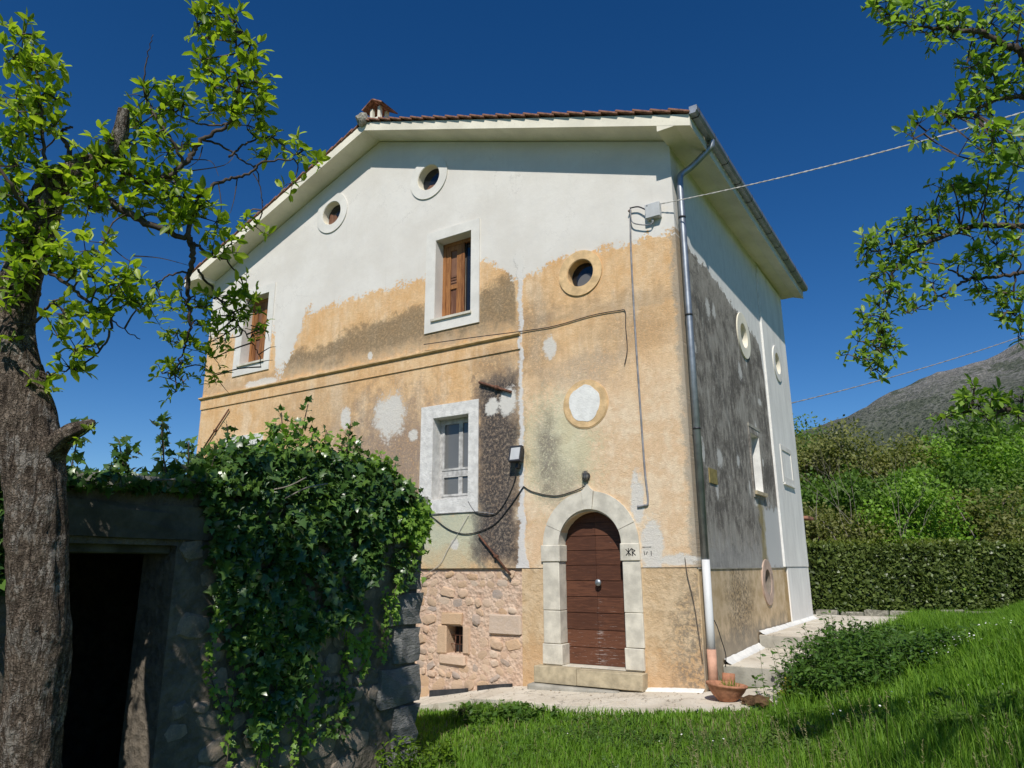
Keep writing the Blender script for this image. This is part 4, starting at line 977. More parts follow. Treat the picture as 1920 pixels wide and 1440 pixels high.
TR = [  # px-derived world positions, height, radius, leaf material, label
 (((-1.675, 20.023, 1.822)), 7.6, 2.6, 'olive_leaf', 'olive green tree right beside the house corner, tallest of its neighbours', 2),
 (((-0.689, 23.095, 1.810)), 7.2, 2.7, 'mid_leaf', 'mid green tree second from the house behind the hedge', 2),
 (((0.961, 20.472, 1.810)), 6.9, 2.4, 'olive_leaf', 'olive tree with thin bare top behind the middle of the hedge', 3),
 (((2.211, 23.711, 1.796)), 6.9, 2.6, 'mid_leaf', 'mid green tree under the mountain slope, right of the olive one', 1),
 (((3.918, 21.125, 1.796)), 6.5, 2.6, 'bright_leaf', 'bright green rounded tree at the right behind the hedge', 0),
 (((5.512, 23.359, 1.784)), 6.9, 2.8, 'deep_leaf', 'dense deep green tree cut by the right picture edge', 0),
 (((1.762, 15.477, 1.820)), 4.4, 1.9, 'bright_leaf', 'low bright green shrubby tree just over the hedge', 0),
 (((-0.029, 14.952, 1.828)), 3.6, 1.7, 'olive_leaf', 'small pale-stemmed olive bush over the hedge near the house', 3),
 (((3.840, 18.018, 1.805)), 4.2, 2.2, 'olive_leaf', 'dull olive bush over the hedge at the right', 2),
 (((4.925, 18.706, 1.799)), 4.6, 2.0, 'mid_leaf', 'mid green bush over the hedge by the right picture edge', 1),
 (((2.708, 18.523, 1.808)), 5.2, 2.0, 'deep_leaf', 'deep green bushy tree in the middle of the thicket', 1),
 (((0.547, 17.764, 1.819)), 5.4, 2.0, 'deep_leaf', 'deep green tree between the two olive trees', 2),
 (((7.037, 31.665, 1.756)), 7.6, 3.0, 'mid_leaf', 'tall mid green tree at the far right of the thicket', 0),
 (((-3.822, 24.777, 1.818)), 8.2, 2.9, 'mid_leaf', 'mid green tree half hidden by the house corner', 0),
]
for k, (lc, h, r_, m, lb, br) in enumerate(TR):
    wood_tree('thicket_tree', (lc[0], lc[1], float(H(lc[0], lc[1]))), h * 1.0, r_, m, 13000 if h > 5 else 8500, .16 if h > 5 else .14, lb, 'trees behind the hedge', br, 40 + k, 'pale_bark' if br > 1 else 'bark', .12)
# pale many-stemmed shrub in front
pg = empty('bare_shrub', (1.303, 13.959, 2.235), 'bare pale-stemmed shrub standing over the hedge', 'shrub'); rr = random.Random(6)
def fork(p, d, ln, r_, lv):
    m = p + d * ln * .5 + Vector((rr.uniform(-.08, .08), rr.uniform(-.05, .05), 0)) * ln; e = p + d * ln
    tube('stem', smooth_path([p, m, e], 3), [r_ * (1 - .45 * q / 6) for q in range(7)], 'pale_bark', pg, 5)
    if lv:
        for _ in range(rr.choice((2, 2, 3))):
            nd = (d + Vector((rr.uniform(-.75, .75), rr.uniform(-.4, .4), rr.uniform(-.1, .35)))).normalized(); fork(e, nd, ln * rr.uniform(.55, .8), r_ * .55, lv - 1)
for k in range(4): fork(Vector((rr.uniform(-.25, .25), 0, -1.4)), Vector((rr.uniform(-.5, .5), 0, 1)).normalized(), rr.uniform(1.5, 2.1), .02, 3)
# low neighbouring roof seen between hedge and house
nb = empty('neighbour_shed', (-1.6, 15.5, .4), 'small shed with orange tiled roof just past the house corner', 'shed')
box('wall', (-2.2, -1.0, 0), (1.2, 1.5, 2.0), 'shed_mortar', nb)
link('roof', pyd('roof', [(-2.4, -1.3, 1.95), (1.4, -1.3, 1.95), (1.4, .3, 2.75), (-2.4, .3, 2.75), (-2.4, 1.8, 1.95), (1.4, 1.8, 1.95), (-2.4, -1.3, 2.05), (1.4, -1.3, 2.05), (1.4, .3, 2.86), (-2.4, .3, 2.86), (-2.4, 1.8, 2.05), (1.4, 1.8, 2.05)],
     [(0, 3, 2, 1), (3, 4, 5, 2), (6, 7, 8, 9), (9, 8, 11, 10), (0, 1, 7, 6), (1, 2, 8, 7), (2, 5, 11, 8), (5, 4, 10, 11), (4, 3, 9, 10), (3, 0, 6, 9)]), 'roof_tile', nb)

# mountain
def mountain():
    g = Graph('mountain_rock', 0.95, 0.05); p = g.pos(); x, y, z = g.sep(p)
    n = g.noise(p, .012, 8, .65); f = g.noise(p, .06, 8, .7); v = g.noise(g.map(p, (1, 1, .5)), .15, 5, .7)
    rock = g.mix(g.step(f, .35, .65), (0.22, 0.21, 0.20), (0.36, 0.345, 0.325))
    wood_ = g.mix(g.step(v, .4, .6), (0.065, 0.088, 0.055), (0.125, 0.145, 0.095))
    lo = g.step(z + (n - .5) * 420.0, 420.0, 220.0)
    c = g.mix(g.mx(lo * .85, g.step(n + (v - .5) * .5, .52, .60) * .8), rock, wood_)
    td = g.voro(p, .13); tm = g.step(n + (f - .5) * .6, .40, .56)
    c = g.mix(g.step(td, .55, .30) * (tm * .55 + lo * .45), c, (0.045, 0.062, 0.042))
    MAT['mountain_rock'] = g.done(c, normal=g.bump(f + v * .8, 1.0, 12.0))
mountain()
nu, nv = 220, 110
fwd = np.array([.0796, .9968]); rgt = np.array([.9968, -.0796])       # looking along the right picture edge
U, Vv = np.meshgrid(np.linspace(-900, 1800, nu), np.linspace(900, 3000, nv))
sky_ = np.interp(U, [-900, -498, -406, -331, -234, -166, -123, -60, 0, 150, 420, 800, 1300, 1800], [190, 300, 328, 348, 390, 414, 424, 440, 458, 520, 650, 760, 700, 600])
prof_ = sst(900, 1850, Vv) * sst(3200, 2000, Vv)
nz = np.array([[mnoise.fractal(Vector((u * .004, v_ * .004, 0)), 1.0, 2.1, 7) for u, v_ in zip(ru, rv)] for ru, rv in zip(U, Vv)])
Z = sky_ * prof_ * (1 + .05 * nz * prof_) + nz * 30 * (1.15 - prof_) + nz * 7
XX = 3.9 + U * rgt[0] + Vv * fwd[0]; YY = -11.9 + U * rgt[1] + Vv * fwd[1]
I = (np.arange(nv - 1)[:, None] * nu + np.arange(nu - 1)[None]).ravel()
tag(np_mesh('mountain', np.stack([XX, YY, Z], -1).reshape(-1, 3), np.stack([I, I + 1, I + nu + 1, I + nu], 1), 'mountain_rock', None, True), kind='structure')

# ================================================================ fruit trees framing the view
def bark_mat():
    g = Graph('old_bark', 0.95, 0.1); p = g.obj(); q = g.map(p, (17, 17, 3.4)); n = g.noise(q, 2.0, 7, .72, .8); f = g.noise(g.map(p, (14, 14, 34)), 2.0, 5, .7); m = g.noise(p, 4.5, 5, .6)
    e = g.voro(g.comb(*[a * k + (g.noise(p, 7.0 + i * 3, 4, .65) - .5) * 5.0 for i, (a, k) in enumerate(zip(g.sep(p), (19.0, 19.0, 5.0)))]), 1.0, 'DISTANCE_TO_EDGE'); dq = g.noise(p, 14, 4, .6)
    ek = g.step(e + (dq - .5) * .35, .16, .03)
    c = g.mix(g.step(n, .36, .62), (0.115, 0.085, 0.063), (0.31, 0.245, 0.19))
    c = g.mix(g.step(m + (n - .5) * 1.1, .53, .63) * .75, c, (0.37, 0.335, 0.295))
    c = g.mix(g.step(n, .42, .33) * .85, c, (0.022, 0.017, 0.013))
    c = g.mix(g.step(f, .55, .7) * .35, c, (0.10, 0.08, 0.065)); c = g.mix(ek * .55, c, (0.04, 0.031, 0.024))
    MAT['old_bark'] = g.done(c, normal=g.bump(n * .9 + f * .5 - ek * .6, 1.0, .045))
bark_mat()
simple('nettle_stem', (0.06, 0.10, 0.025), 0.2, 9, 0.8, 0.0)
simple('branch_bark', (0.085, 0.066, 0.055), 0.35, 14, 0.9, 0.4, 50, 0.006, 0.15)
leaf_mat('plum_leaf', [(0.107, 0.192, 0.022), (0.204, 0.304, 0.031), (0.334, 0.438, 0.043), (0.478, 0.564, 0.065)], .52, .42, .4, 1.2)
leaf_mat('plum_leaf_cool', [(0.095, 0.175, 0.031), (0.168, 0.282, 0.047), (0.264, 0.393, 0.075), (0.359, 0.483, 0.109)], .5, .42, .4, 1.2)
def bark_trunk(name, pts, rad, mat, parent, seg=56, per=26, amp=.13, seed=0.0):
    """thick trunk: rings round a smooth path, furrowed and lumpy"""
    P = smooth_path(pts, per); k = len(P); rr_ = np.interp(np.linspace(0, 1, k), np.linspace(0, 1, len(rad)), rad); V, F = [], []; up = Vector((1, 0, 0))
    for i, p in enumerate(P):
        d = (P[min(i + 1, k - 1)] - P[max(i - 1, 0)]).normalized(); up = (up - d * up.dot(d)).normalized(); w = d.cross(up)
        for j in range(seg):
            a = 2 * math.pi * j / seg; e = up * math.cos(a) + w * math.sin(a); b = p + e * rr_[i]
            fur = mnoise.fractal(Vector((math.cos(a) * 3.2 + seed, math.sin(a) * 3.2, p.z * 2.2)), 1.0, 2.0, 4)
            big = mnoise.noise(Vector((b.x * 3.1, b.y * 3.1, b.z * 2.3 + seed)))
            plate_ = mnoise.noise(Vector((math.cos(a) * 7 + seed, math.sin(a) * 7, p.z * 5)))
            V.append(b + e * rr_[i] * (amp * fur * .8 + .14 * big + .05 * (1 if plate_ > .1 else 0)))
    for i in range(k - 1):
        for j in range(seg): F.append((i * seg + j, i * seg + (j + 1) % seg, (i + 1) * seg + (j + 1) % seg, (i + 1) * seg + j))
    F.append(tuple(range((k - 1) * seg, k * seg)))
    return link(name, pyd(name, V, F), mat, parent, True)
class Growth:
    """limbs, twigs and leaves of one tree in world coordinates"""
    def __init__(self, seed): self.rr = random.Random(seed); self.rg = np.random.default_rng(seed); self.nodes = []; self.tw = []; self.P, self.D, self.N, self.S = [], [], [], []
    def limb(self, parent, pts, r0, r1, name='limb', mat='branch_bark', seg=8, wob=.009):
        p = smooth_path(pts, 8); p = [q + Vector((self.rr.uniform(-wob, wob), self.rr.uniform(-wob, wob), self.rr.uniform(-wob, wob))) * (0 if i == 0 else 1) for i, q in enumerate(p)]
        rad = [r0 + (r1 - r0) * i / (len(p) - 1) for i in range(len(p))]
        self.nodes += p; o = tube(name, p, rad, mat, None, seg); o.parent = parent; o.matrix_parent_inverse = parent.matrix_world.inverted(); return o
    def clump(self, c, r, spurs, lsize, per=6, tw=True, bias=(0, 0, .45)):
        c = Vector(c); near = min(self.nodes, key=lambda q: (q - c).length)
        if tw and .03 < (near - c).length < .85:
            mid = near.lerp(c, .5) + Vector((self.rr.uniform(-.04, .04), self.rr.uniform(-.04, .04), self.rr.uniform(-.02, .05)))
            self.tw.append((smooth_path([near, mid, c], 3), .008, .004))
        for _ in range(spurs):
            d = Vector(self.rg.normal(size=3)); d.normalize(); s = c + d * r * self.rr.random() ** .5
            self.tw.append(([c, c.lerp(s, .55) + Vector((0, 0, self.rr.uniform(-.02, .03))), s], .004, .0018))
            for m in range(per):
                e = unit(self.rg.normal(size=3) + np.array(d) * .6 + np.array(bias)); along = self.rr.uniform(.55, 1.0)
                b = c.lerp(s, along)
                self.P.append(tuple(b)); self.D.append(e); self.N.append(unit(self.rg.normal(size=3) * .55 + np.array((0.05, -.25, .9)))); self.S.append(lsize * self.rr.uniform(.4, 1.3))
    def bare(self, pts, r0=.006, r1=.002): self.tw.append((smooth_path(pts, 4), r0, r1))
    def finish(self, parent, mat):
        V, F = [], []
        for pts, r0, r1 in self.tw:
            n = len(pts); base = len(V)
            for i, p in enumerate(pts):
                d = (pts[min(i + 1, n - 1)] - pts[max(i - 1, 0)]); d = d.normalized() if d.length > 1e-6 else Vector((0, 0, 1)); a = d.orthogonal().normalized(); b = d.cross(a); r_ = r0 + (r1 - r0) * i / max(1, n - 1)
                V += [p + a * r_, p - a * r_ * .5 + b * r_ * .87, p - a * r_ * .5 - b * r_ * .87]
            for i in range(n - 1):
                for j in range(3): F.append((base + 3 * i + j, base + 3 * i + (j + 1) % 3, base + 3 * i + 3 + (j + 1) % 3, base + 3 * i + 3 + j))
        inv = parent.matrix_world.inverted()
        o = link('twigs', pyd('twigs', V, F), 'branch_bark'); o.parent = parent; o.matrix_parent_inverse = inv
        o = leaves('crown', np.array(self.P), np.array(self.D), np.array(self.N), np.array(self.S), LEAF_OVAL, mat); o.parent = parent; o.matrix_parent_inverse = inv

# --- gnarled tree at the left
LT = empty('plum_tree', (-1.33, -9.25, -.2), 'gnarled old fruit tree with thick furrowed trunk in front of the outbuilding', 'tree')
bpy.context.view_layer.update()
tk = bark_trunk('trunk', [(-1.40, -9.16, -.45), (-1.334, -9.351, 0.673), (-1.251, -9.425, 1.286), (-1.204, -9.536, 1.947), (-1.203, -9.629, 2.453), (-1.252, -9.716, 2.835), (-1.330, -9.812, 3.190), (-1.355, -9.856, 3.482), (-1.312, -9.870, 3.815), (-1.228, -9.859, 4.154), (-1.199, -9.853, 4.392), (-1.133, -9.807, 4.580)],
     [.22, .185, .172, .168, .172, .172, .145, .118, .115, .108, .098, .08], 'old_bark', None, seed=3.0)
tk.parent = LT; tk.matrix_parent_inverse = LT.matrix_world.inverted()
st = bark_trunk('broken_limb', [(-1.097, -9.619, 2.638), (-0.941, -9.610, 2.730), (-0.842, -9.582, 2.765), (-0.744, -9.554, 2.798)], [.09, .056, .042, .02], 'old_bark', None, 26, 10, .34, 9.0); st.parent = LT; st.matrix_parent_inverse = LT.matrix_world.inverted()
st = bark_trunk('broken_limb', [(-1.135, -9.803, 4.562), (-0.976, -9.725, 4.634), (-0.840, -9.660, 4.705), (-0.753, -9.649, 4.850), (-0.710, -9.672, 5.013)], [.085, .066, .055, .048, .034], 'old_bark', None, 20, 10, .2, 5.0); st.parent = LT; st.matrix_parent_inverse = LT.matrix_world.inverted()
G1 = Growth(3)
G1.limb(LT, [(-1.141, -9.870, 4.367), (-1.082, -9.929, 4.482), (-1.058, -10.010, 4.799), (-1.040, -10.085, 5.080), (-1.020, -10.180, 5.432)], .016, .005)
G1.limb(LT, [(-1.079, -9.820, 4.535), (-1.121, -9.798, 4.772), (-1.163, -9.858, 4.882), (-1.133, -9.800, 4.955)], .022, .008)
G1.limb(LT, [(-0.842, -9.656, 4.687), (-0.767, -9.511, 4.568), (-0.652, -9.385, 4.594), (-0.537, -9.288, 4.713), (-0.511, -9.247, 4.834), (-0.438, -9.230, 4.928), (-0.317, -9.130, 5.052), (-0.221, -9.133, 5.261), (-0.182, -9.178, 5.489), (-0.159, -9.255, 5.786)], .026, .006)
G1.limb(LT, [(-0.536, -9.289, 4.720), (-0.552, -9.412, 4.889), (-0.635, -9.515, 5.056), (-0.659, -9.582, 5.223), (-0.611, -9.614, 5.426), (-0.550, -9.629, 5.603)], .012, .002)
G1.limb(LT, [(-1.012, -9.752, 4.569), (-0.898, -9.606, 4.408), (-0.775, -9.430, 4.286), (-0.670, -9.289, 4.242), (-0.591, -9.171, 4.220), (-0.541, -9.159, 4.483), (-0.425, -9.074, 4.645), (-0.291, -8.952, 4.724), (-0.143, -8.889, 4.823), (0.006, -8.744, 4.857)], .029, .005)
G1.limb(LT, [(-0.590, -9.173, 4.227), (-0.610, -9.097, 4.137), (-0.701, -9.048, 3.987), (-0.780, -8.989, 3.834), (-0.790, -8.937, 3.642), (-0.900, -8.898, 3.484), (-1.039, -8.875, 3.323)], .024, .004)
G1.limb(LT, [(-0.602, -9.109, 4.193), (-0.591, -8.966, 4.149), (-0.579, -8.837, 4.152), (-0.552, -8.727, 4.046)], .013, .004)
G1.limb(LT, [(-0.683, -8.993, 4.045), (-0.755, -8.752, 3.907), (-0.757, -8.592, 3.781), (-0.734, -8.484, 3.674), (-0.716, -8.372, 3.545), (-0.713, -8.338, 3.442)], .010, .002)
G1.limb(LT, [(-0.715, -9.062, 4.006), (-0.808, -9.165, 3.949), (-0.901, -9.200, 3.874)], .009, .003)
G1.limb(LT, [(-0.439, -9.228, 4.921), (-0.396, -9.081, 4.928), (-0.332, -8.958, 4.859), (-0.297, -8.860, 4.808), (-0.291, -8.796, 4.612), (-0.298, -8.771, 4.514)], .009, .002)
G1.limb(LT, [(-0.373, -9.043, 4.851), (-0.280, -8.964, 4.983), (-0.160, -8.847, 5.051), (-0.056, -8.749, 4.944), (0.054, -8.608, 4.912)], .009, .002)
G1.limb(LT, [(-0.317, -9.130, 5.052), (-0.455, -9.275, 5.041), (-0.549, -9.409, 5.087)], .008, .003)
G1.limb(LT, [(-1.220, -9.901, 3.706), (-1.033, -9.869, 3.788), (-0.896, -9.756, 3.702), (-0.844, -9.631, 3.600), (-0.803, -9.517, 3.513), (-0.838, -9.497, 3.374), (-0.979, -9.544, 3.236), (-1.151, -9.683, 3.137)], .016, .004)
G1.limb(LT, [(-0.813, -9.534, 3.548), (-0.797, -9.444, 3.488), (-0.744, -9.327, 3.415)], .006, .003)
G1.limb(LT, [(-1.141, -9.833, 3.448), (-0.999, -9.830, 3.532), (-0.864, -9.821, 3.580)], .012, .005)
G1.limb(LT, [(-1.161, -9.882, 4.166), (-1.089, -10.040, 4.232), (-1.046, -10.170, 4.349), (-1.211, -10.357, 4.617)], .02, .006)
G1.limb(LT, [(-1.280, -9.875, 3.499), (-1.345, -10.035, 3.688), (-1.519, -10.219, 3.927), (-1.842, -10.389, 4.216)], .03, .008)
for a in ([(-0.426, -9.071, 4.633), (-0.434, -9.024, 4.462), (-0.489, -9.012, 4.310)], [(-0.345, -8.978, 4.697), (-0.381, -8.960, 4.563), (-0.424, -8.952, 4.448)], [(-0.239, -8.923, 4.735), (-0.209, -8.874, 4.639), (-0.218, -8.833, 4.485)], [(-0.558, -9.260, 4.778), (-0.453, -9.138, 4.797), (-0.418, -9.084, 4.690)],
          [(-0.446, -9.218, 4.872), (-0.486, -9.214, 4.777), (-0.566, -9.248, 4.721)], [(-0.795, -9.421, 4.016), (-0.730, -9.266, 4.043), (-0.648, -9.089, 4.031)], [(-0.918, -9.592, 4.121), (-0.845, -9.448, 3.998), (-0.774, -9.329, 3.956)], [(-0.716, -8.372, 3.545), (-0.637, -8.338, 3.598), (-0.589, -8.310, 3.606)], [(-0.697, -8.486, 3.756), (-0.637, -8.376, 3.722), (-0.630, -8.349, 3.648)], [(-0.725, -8.359, 3.483), (-0.669, -8.328, 3.499), (-0.625, -8.301, 3.503)],
          [(-0.659, -9.582, 5.223), (-0.614, -9.568, 5.271), (-0.576, -9.549, 5.289)], [(-1.317, -8.379, 3.526), (-1.260, -8.303, 3.395), (-1.208, -8.244, 3.307)], [(-0.536, -9.223, 4.702), (-0.333, -9.106, 4.739), (-0.337, -9.026, 4.870)]): G1.bare(a, .0055, .0018)
CL = [  # centre of each leafy spray and how many spurs it carries
  (-1.08,-10.21,5.40,9),(-1.11,-10.23,5.22,10),(-1.06,-10.13,5.19,10),(-0.95,-10.07,5.24,8),(-1.13,-10.16,4.94,12),(-1.05,-10.06,4.97,10),(-1.00,-9.98,5.02,8),(-1.09,-10.17,4.66,12),(-1.07,-10.05,4.72,12),
  (-1.04,-9.95,4.83,8),(-1.08,-10.11,4.47,12),(-1.07,-9.99,4.49,8),(-1.12,-10.12,4.24,10),(-1.07,-10.04,4.28,8),(-1.00,-9.82,4.51,8),(-0.94,-9.76,4.61,10),(-0.83,-9.69,4.64,10),(-0.80,-9.65,4.76,10),
  (-0.75,-9.59,4.67,10),(-0.80,-9.58,4.54,12),(-0.90,-9.69,4.48,12),(-0.98,-9.78,4.38,10),(-1.04,-9.83,4.24,8),(-0.97,-9.68,4.32,10),(-0.87,-9.58,4.40,10),(-0.77,-9.48,4.46,10),(-0.69,-9.40,4.56,12),
  (-0.56,-9.32,4.56,12),(-0.68,-9.35,4.43,12),(-0.57,-9.24,4.49,12),(-0.54,-9.14,4.42,12),(-0.59,-9.27,4.33,10),(-0.47,-9.11,4.48,8),(-0.74,-9.42,4.33,6),(-0.44,-9.05,4.34,6),(-0.58,-9.19,4.30,6),
  (-0.76,-9.58,4.81,8),(-0.71,-9.54,4.98,9),(-0.65,-9.56,5.15,8),(-0.58,-9.49,5.07,9),(-0.53,-9.43,5.20,8),(-0.48,-9.38,5.14,8),(-0.64,-9.47,4.89,7),(-0.58,-9.39,4.78,7),(-0.53,-9.33,4.86,5),
  (-0.40,-9.40,5.78,7),(-0.30,-9.37,5.85,9),(-0.21,-9.29,5.81,9),(-0.36,-9.35,5.68,6),(-0.12,-9.21,5.72,8),(-0.09,-9.16,5.62,8),(-0.12,-9.14,5.51,8),(-0.41,-9.33,5.52,6),(-0.36,-9.28,5.43,9),
  (-0.36,-9.24,5.32,9),(-0.27,-9.20,5.38,7),(-0.09,-9.08,5.36,8),(-0.09,-9.00,5.31,7),(-0.17,-9.11,5.28,7),(-0.28,-9.15,5.18,8),(-0.36,-9.20,5.19,8),(-0.16,-9.00,5.16,7),(-0.22,-9.02,5.08,6),
  (-0.24,-9.10,5.13,6),(-0.14,-8.84,5.06,3),(-0.10,-8.79,5.00,3),(-0.00,-8.72,4.96,4),(0.03,-8.69,4.92,3),(0.05,-8.60,4.89,5),(-0.22,-8.84,4.91,3),(-0.07,-8.69,4.71,4),(-0.36,-8.77,4.40,3),
  (-0.37,-8.82,4.51,2),(-0.49,-8.87,4.26,4),(-0.55,-8.89,4.18,4),(-0.56,-8.97,4.22,3),(-1.13,-10.07,4.04,10),(-1.10,-9.97,3.98,10),(-1.04,-9.88,4.02,10),(-1.13,-10.01,3.84,8),(-1.00,-9.92,3.82,10),
  (-0.93,-9.83,3.89,8),(-0.85,-9.76,3.79,8),(-0.80,-9.66,3.77,8),(-0.77,-9.57,3.74,8),(-0.72,-9.49,3.81,8),(-0.88,-9.70,3.97,6),(-0.86,-9.60,4.06,5),(-0.75,-9.48,3.71,7),(-0.74,-9.41,3.69,6),
  (-0.70,-9.31,3.65,6),(-1.05,-9.97,3.68,8),(-1.14,-10.00,3.58,6),(-0.90,-9.76,3.50,7),(-0.86,-9.68,3.53,8),(-0.84,-9.60,3.50,7),(-0.95,-9.75,3.36,5),(-0.92,-9.65,3.31,6),(-0.88,-9.57,3.32,5),
  (-1.02,-9.62,3.19,7),(-1.19,-9.76,3.12,6),(-1.12,-9.71,3.09,5),(-1.18,-9.97,3.40,3),(-0.86,-9.15,3.80,5),(-0.85,-9.07,3.74,5),(-0.82,-9.01,3.83,6),(-0.74,-8.96,3.83,6),(-0.76,-8.85,3.81,6),
  (-0.70,-8.83,3.87,5),(-0.69,-8.75,3.83,5),(-0.93,-8.95,3.60,4),(-0.90,-8.90,3.50,5),(-0.98,-8.96,3.54,4),(-0.87,-8.84,3.56,5),(-0.83,-8.85,3.68,5),(-0.81,-8.74,3.75,6),(-1.20,-8.48,3.71,6),
  (-0.88,-8.64,3.68,6),(-0.80,-8.61,3.76,6),(-0.73,-8.59,3.84,6),(-0.61,-8.62,3.98,6),(-0.63,-8.56,3.94,4),(-0.65,-8.69,3.91,5),(-0.66,-8.54,3.82,5),(-0.65,-8.48,3.84,4),(-0.63,-8.44,3.74,4),
  (-0.69,-8.46,3.67,4),(-0.92,-8.54,3.67,5),(-1.20,-8.44,3.58,5),(-1.27,-8.46,3.50,5),(-1.26,-8.38,3.45,5),(-1.00,-8.86,3.36,6),(-1.06,-8.88,3.28,5),(-1.04,-8.83,3.19,4),(-1.11,-8.92,3.32,3),
  (-0.98,-8.82,3.26,3),(-0.97,-8.86,3.42,4),
]
G1.limb(LT, [(-0.920, -9.602, 2.669), (-0.829, -9.582, 2.712), (-0.760, -9.563, 2.753), (-0.708, -9.543, 2.795)], .006, .003, 'green_shoot', 'nettle_stem', 5, .003)
G1.clump((-0.749, -9.555, 2.749), .05, 3, .05, 3, False); G1.clump((-0.820, -9.584, 2.697), .05, 2, .05, 3, False)
for (x, y, z, k) in CL: G1.clump((x, y, z), .12 + .004 * k, max(3, int(k * 1.15)), .088 if z > 3.9 or y < -9.2 else .066, 5)
G1.limb(LT, [(-1.280, -9.875, 3.499), (-1.6, -10.1, 3.6), (-2.1, -10.4, 4.0), (-2.7, -10.5, 4.3), (-3.2, -10.4, 4.9)], .05, .008)
G1.limb(LT, [(-1.6, -10.1, 3.6), (-2.0, -10.8, 4.4), (-2.2, -11.0, 5.0)], .03, .006)
G1.limb(LT, [(-2.1, -10.4, 4.0), (-2.4, -9.9, 3.6), (-2.6, -9.6, 3.3)], .02, .005)
for k in range(60):   # the part of the crown outside the picture on the left
    c = Vector((-2.3 + RNG.normal() * .55, -10.4 + RNG.normal() * .5, 4.0 + RNG.normal() * .7)); G1.clump(c, .2, 6, .08, 6)
G1.finish(LT, 'plum_leaf')

# --- tree reaching in from the right
RT = empty('plum_tree', (6.5, -6.9, .25), 'leafy fruit tree reaching in from the right picture edge', 'tree')
bpy.context.view_layer.update()
tk = bark_trunk('trunk', [(6.5, -6.9, -.1), (6.45, -6.85, 1.0), (6.35, -6.75, 2.0), (6.2, -6.7, 2.7)], [.17, .14, .125, .11], 'old_bark', None, 28, 10, .14, 2.0); tk.parent = RT; tk.matrix_parent_inverse = RT.matrix_world.inverted()
G2 = Growth(12); fk = (6.2, -6.7, 2.65)
G2.limb(RT, [fk, (5.9, -6.6, 3.6), (4.874, -6.195, 4.795), (4.664, -6.476, 5.276), (4.565, -6.560, 5.348), (4.438, -6.668, 5.437), (4.316, -6.748, 5.445), (4.164, -6.851, 5.467), (4.026, -6.942, 5.482), (3.845, -7.100, 5.626)], .036, .004)
G2.limb(RT, [fk, (5.7, -6.5, 3.2), (4.831, -6.052, 4.637), (4.667, -6.279, 5.037), (4.478, -6.400, 5.045), (4.343, -6.467, 4.984), (4.174, -6.552, 4.913), (4.020, -6.624, 4.830)], .03, .003)
G2.limb(RT, [fk, (5.5, -6.3, 3.0), (4.804, -5.577, 4.226), (4.550, -5.768, 4.323), (4.248, -5.959, 4.325), (4.072, -6.053, 4.268), (3.857, -6.160, 4.173), (3.704, -6.216, 4.040), (3.621, -6.198, 3.809), (3.555, -6.170, 3.579), (3.483, -6.133, 3.310)], .03, .003)
G2.limb(RT, [(4.804, -5.577, 4.226), (4.528, -5.798, 3.975), (4.323, -5.912, 3.927), (4.139, -6.021, 3.902), (3.995, -6.086, 3.816), (3.850, -6.150, 3.726), (3.728, -6.212, 3.674)], .017, .003)
G2.limb(RT, [(4.139, -6.021, 3.902), (4.034, -6.111, 3.978), (3.910, -6.205, 4.028)], .010, .003)
G2.limb(RT, [(4.442, -5.844, 3.949), (4.409, -5.809, 3.768), (4.404, -5.766, 3.618), (4.410, -5.726, 3.497)], .008, .002)
G2.limb(RT, [(4.072, -6.053, 4.268), (3.871, -6.181, 4.269), (3.620, -6.305, 4.155), (3.529, -6.368, 4.175)], .010, .003)
G2.limb(RT, [fk, (6.0, -6.2, 2.8), (4.526, -6.399, 2.743), (4.310, -6.551, 2.792), (4.146, -6.660, 2.809), (3.949, -6.780, 2.794), (3.847, -6.835, 2.763)], .03, .003)
G2.limb(RT, [fk, (6.4, -6.3, 4.0), (6.5, -6.0, 5.5), (6.2, -5.8, 6.4)], .06, .01)
